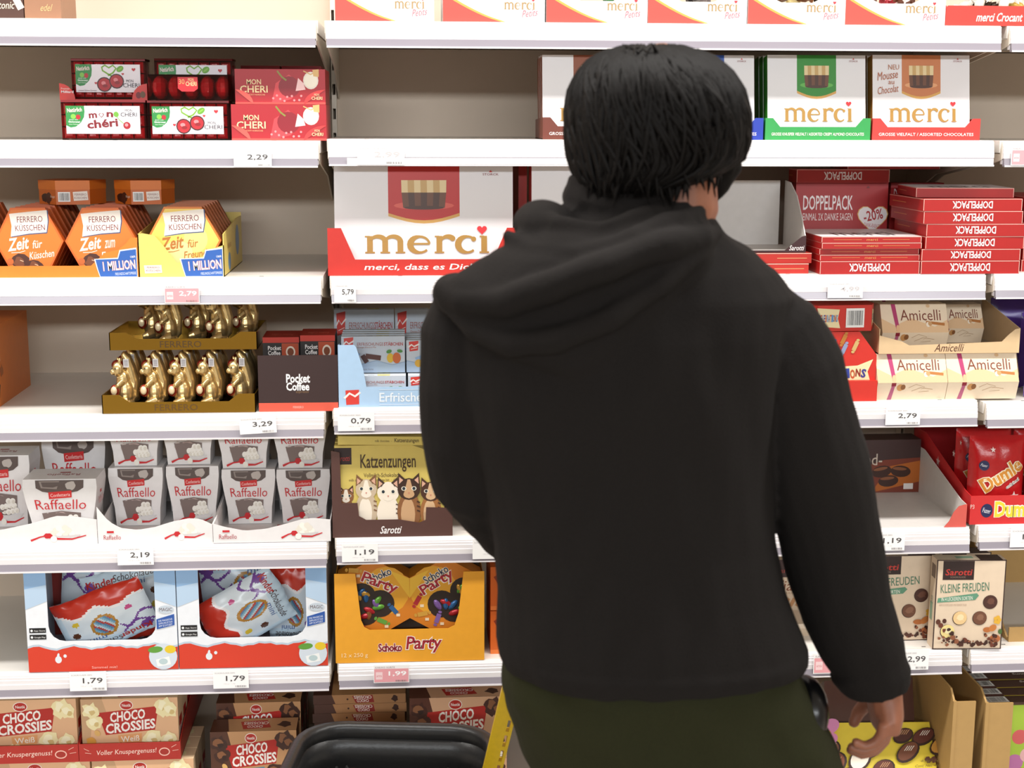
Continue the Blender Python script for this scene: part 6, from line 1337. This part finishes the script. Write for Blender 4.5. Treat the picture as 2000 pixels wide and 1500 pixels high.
for sx, hp, fx in ((-1, hipL, -.02), (1, hipR, .05)):
    an = Vector((hp.x+fx, PY-.01, .085)); v, fc = merge(tube([tuple(an+Vector((0, -.06, -.040))), tuple(an+Vector((0, .03, -.036))), tuple(an+Vector((0, .12, -.048))), tuple(an+Vector((0, .185, -.055)))], [(.040, .034), (.046, .038), (.043, .030), (.026, .022)], 12), tube([tuple(an+Vector((0, -.07, -.075))), tuple(an+Vector((0, .19, -.075)))], [(.040, .0095), (.040, .0095)], 12))
    remesh_object('shoe', v, fc, mat('#1a1a1c', .6), .005, body, 2)
# ---- hair: cap and locks
HY = PY+.004
hspec = [(94, 1232, 1318, HY, .030), (101, 1196, 1350, HY, .056), (116, 1162, 1388, HY, .080), (142, 1138, 1416, HY, .101), (180, 1121, 1440, HY, .116), (222, 1114, 1450, HY, .122), (268, 1113, 1450, HY, .121), (306, 1118, 1440, HY-.002, .114), (334, 1126, 1400, HY-.010, .103), (356, 1136, 1345, HY-.020, .085), (372, 1155, 1300, HY-.030, .064)]
hrs = []
for (py, l, r, cy, ry) in hspec:
    x0, z = at(l, py, cy); x1, _ = at(r, py, cy); hrs.append(((x0+x1)/2, cy, z, (x1-x0)/2, ry, 0, 2.15))
v, fc = rings(hrs, 40); v2 = [tuple(Vector(p)) for p in v]
extra = tube(path([(1405, 285, HY+.02), (1412, 330, HY+.025), (1400, 365, HY+.025), (1386, 396, HY+.02)]), [.026, .024, .016, .003], 10)
lft = tube(path([(1150, 300, HY-.01), (1148, 340, HY-.012), (1156, 366, HY-.015)]), [.018, .016, .006], 10)
v, fc = merge((v2, fc), extra, lft)
hair = remesh_object('hair', v, fc, hair_m, .0045, body, 3)
displace(hair, lambda c: .0045*noise.noise(Vector((c.x*60, c.y*60, c.z*14))))
zz = [h[2] for h in hrs]; zt_h, zb_h = max(zz), min(zz)
def hsurf(th, t):
    """point on the hair cap: t 0 top .. 1 bottom"""
    z = zt_h+(zb_h-zt_h)*t; i = 0
    for i in range(len(hrs)-1):
        if hrs[i+1][2] <= z <= hrs[i][2]: break
    a, b = hrs[i], hrs[i+1]; q = (a[2]-z)/max(1e-6, a[2]-b[2]); g = lambda k: a[k]+(b[k]-a[k])*q
    c, s_ = math.cos(th), math.sin(th); p = 2/2.15
    return Vector((g(0)+g(3)*math.copysign(abs(c)**p, c), g(1)+g(4)*math.copysign(abs(s_)**p, s_), z))
rh = random.Random(11); LV, LF = [], []
for k in range(1100):
    th0 = rh.uniform(0, 2*math.pi); t0_ = rh.choice((.01, .05, .12, .3, .5))*rh.uniform(.6, 1.3); t1_ = min(1.05, t0_+rh.uniform(.3, .75)); sw = rh.uniform(-.35, .35)+.25; lift = rh.uniform(-.002, .0045); P = []; R_ = []
    for i in range(8):
        q = i/7; t_ = t0_+(t1_-t0_)*q; th = th0+sw*(q-.3)
        p = hsurf(th, min(t_, 1.)); c0 = Vector((hrs[5][0], hrs[5][1], p.z)); n_ = (p-c0).normalized(); p = p+n_*(lift*math.sin(q*2.6)+.0012)
        if t_ > 1: p.z -= (t_-1)*.12
        P.append(tuple(p)); R_.append(.0052*(1-q)**.6+.0004)
    a, b = tube(P, R_, 4, cap=False); o_ = len(LV); LV += a; LF += [tuple(o_+i for i in f_) for f_ in b]
for k in range(70):   # tuft at the crown and ragged lower fringe
    if k < 26: p0 = q3(1262+rh.uniform(-26, 26), 104+rh.uniform(-4, 8), HY-.05+rh.uniform(-.03, .03)); d_ = Vector((rh.uniform(-.016, .012), rh.uniform(-.012, .012), rh.uniform(.002, .011)))
    else: p0 = hsurf(rh.uniform(math.pi*.95, math.pi*2.1), rh.uniform(.86, .98)); d_ = Vector((rh.uniform(-.004, .008), 0, -rh.uniform(.010, .024)))
    a, b = tube([tuple(p0-d_*.4), tuple(p0+d_*.5), tuple(p0+d_*1.2)], [.0032, .0024, .0003], 4, cap=False); o_ = len(LV); LV += a; LF += [tuple(o_+i for i in f_) for f_ in b]
for k in range(60):   # long lock beside the cheek
    s_ = rh.uniform(-1, 1); P = path([(1408+18*s_, 270, HY+.03*s_+.02), (1414+14*s_, 325, HY+.02*s_+.03), (1402+12*s_, 368+6*rh.random(), HY+.02*s_+.03), (1386+9*s_, 392+14*rh.random(), HY+.02+.01*s_)]); a, b = tube(P, [.003, .003, .0022, .0004], 4, cap=False); o_ = len(LV); LV += a; LF += [tuple(o_+i for i in f_) for f_ in b]
me = bpy.data.meshes.new('hair_locks'); me.from_pydata(LV, [], LF); me.materials.append(hair_m); me.polygons.foreach_set('use_smooth', [True]*len(LF)); lo_ = bpy.data.objects.new('hair_locks', me); COL.objects.link(lo_); lo_.parent = hair; lo_['kind'] = 'stuff'
# ---- black pouch at the hip
t = Thing('hip_pouch', 'rounded glossy black pouch hanging at the hip of the person', 'pouch', tuple(q3(1576, 1386, PY-.01)))
v, fc = ellipsoid((0, 0, 0), (.027, .05, .046), nu=24, nv=16); t.add('pouch_body', v, fc, mat('#0b0b0d', .28)); v, fc = tube([(-.018, -.02, .02), (-.012, -.042, 0), (-.010, -.038, -.025)], .004, 8); t.add('strap', v, fc, mat('#141416', .5)); t.box('buckle', -.004, .004, -.0465, -.043, -.006, .002, mat('#9a9a9e', .25, 1.)); t.smooth |= {'pouch_body', 'strap'}; t.done()
# ================================================================== rolling basket with pull handle
blk = mat('#222223', .38, 0, 'plastic')
bz = zat(760, 1425, -.17); bxc = (xat(545, -.30, bz)+xat(955, -.30, bz))/2
t = Thing('rolling_basket', 'black plastic rolling shopping basket with lattice walls and yellow pull handle', 'shopping basket', (bxc, -.36, 0), rz=-7)
W2, D2 = .172, .215
def rr(w_, d_, r, z, n=6):
    P = []
    for (sx, sy, a0) in ((1, 1, 0), (-1, 1, 90), (-1, -1, 180), (1, -1, 270)):
        for i in range(n+1): a = math.radians(a0+90*i/n); P.append((sx*(w_-r)+r*math.cos(a), sy*(d_-r)+r*math.sin(a), z))
    return P
def shell(part, lv, m, closed=False):
    V = [p for l in lv for p in l]; n = len(lv[0]); F = [(i*n+k, i*n+(k+1) % n, (i+1)*n+(k+1) % n, (i+1)*n+k) for i in range(len(lv)-1) for k in range(n)]
    if closed: F += [((len(lv)-1)*n+k, (len(lv)-1)*n+(k+1) % n, (k+1) % n, k) for k in range(n)]
    t.add(part, V, F, m)
shell('rim', [rr(W2, D2, .075, bz-.030), rr(W2+.012, D2+.012, .085, bz-.026), rr(W2+.015, D2+.015, .087, bz-.008), rr(W2+.008, D2+.008, .082, bz), rr(W2-.004, D2-.004, .074, bz-.001), rr(W2-.008, D2-.008, .07, bz-.008), rr(W2-.006, D2-.006, .07, bz-.028)], blk, True)
shell('upper_wall', [rr(W2, D2, .075, bz-.02), rr(W2-.006, D2-.006, .075, bz-.085), rr(W2-.009, D2-.009, .073, bz-.085), rr(W2-.004, D2-.004, .073, bz-.02)], blk, True)
zf = .10; nb = 26; top_r, bot_r = rr(W2-.007, D2-.007, .075, bz-.08, 12), rr(W2-.045, D2-.045, .06, zf, 12); n = len(top_r)
for k in range(0, n, 2):
    for dk in (4, -4):
        a, b = Vector(top_r[k]), Vector(bot_r[(k+dk) % n]); vv, ff = tube([tuple(a), tuple(a.lerp(b, .5)), tuple(b)], [(.0045, .0025)]*3, 6); t.add('lattice_wall', vv, ff, blk)
for q in (.33, .66):
    ring = [tuple(Vector(a).lerp(Vector(b), q)) for a, b in zip(top_r, bot_r)]; vv, ff = tube(ring+ring[:1], [(.003, .005)]*(n+1), 6); t.add('lattice_wall', vv, ff, blk)
shell('basket_floor', [rr(.001, .001, .0005, zf, 12), bot_r, [(x, y, z-.006) for x, y, z in bot_r], rr(.001, .001, .0005, zf-.006, 12)], blk)
for k, (sx, sy) in enumerate(((-1, -1), (1, -1), (-1, 1), (1, 1))):
    vv, ff = tube([(sx*.095-.012, sy*.13, .035), (sx*.095+.012, sy*.13, .035)], .035, 16); t.add('wheel#%d' % k, vv, ff, mat('#2a2a2c', .6)); t.box('wheel_fork#%d' % k, sx*.095-.018, sx*.095+.018, sy*.13-.012, sy*.13+.012, .034, zf, blk)
t.smooth |= {'rim', 'upper_wall', 'wheel'}
inv = Matrix.Translation((bxc, -.36, 0)) @ Matrix.Rotation(math.radians(-7), 4, 'Z'); inv.invert()
yel = mat('#e3bd1c', .35, 0, 'plastic')
hb0, hb1 = inv @ q3(938, 1600, -.40), inv @ (HG+Vector((-.006, 0, .0)))
dv = (hb1-hb0); sd = Vector((1, 0, 0)); sd = (sd-dv*(sd.dot(dv)/dv.dot(dv))).normalized(); nb_ = dv.normalized().cross(sd)
def bar(part, a, b, w0, w1, th_, m):
    V = []
    for p, w_ in ((a, w0), (b, w1)):
        for s1, s2 in ((-1, -1), (1, -1), (1, 1), (-1, 1)): V.append(tuple(p+sd*s1*w_+nb_*s2*th_))
    t.add(part, V, [(3, 2, 1, 0), (4, 5, 6, 7)]+[(i, (i+1) % 4, 4+(i+1) % 4, 4+i) for i in range(4)], m)
bar('pull_handle', hb0-sd*.005, hb1-sd*.005, .011, .011, .006, yel)          # solid side, then a slotted edge
bar('pull_handle', hb0+sd*.0135, hb1+sd*.0135, .0025, .0025, .006, yel)
for k in range(11):
    q0 = k/10.6; bar('pull_handle', hb0.lerp(hb1, q0)+sd*.0085, hb0.lerp(hb1, min(1, q0+.024))+sd*.0085, .0026, .0026, .006, yel)
vv, ff = tube([tuple(hb1-sd*.0-nb_*.05), tuple(hb1+nb_*.05)], .012, 12); t.add('grip', vv, ff, yel)
bar('handle_hinge', hb0-dv.normalized()*.03, hb0+dv.normalized()*.01, .022, .022, .012, blk)
t.done()
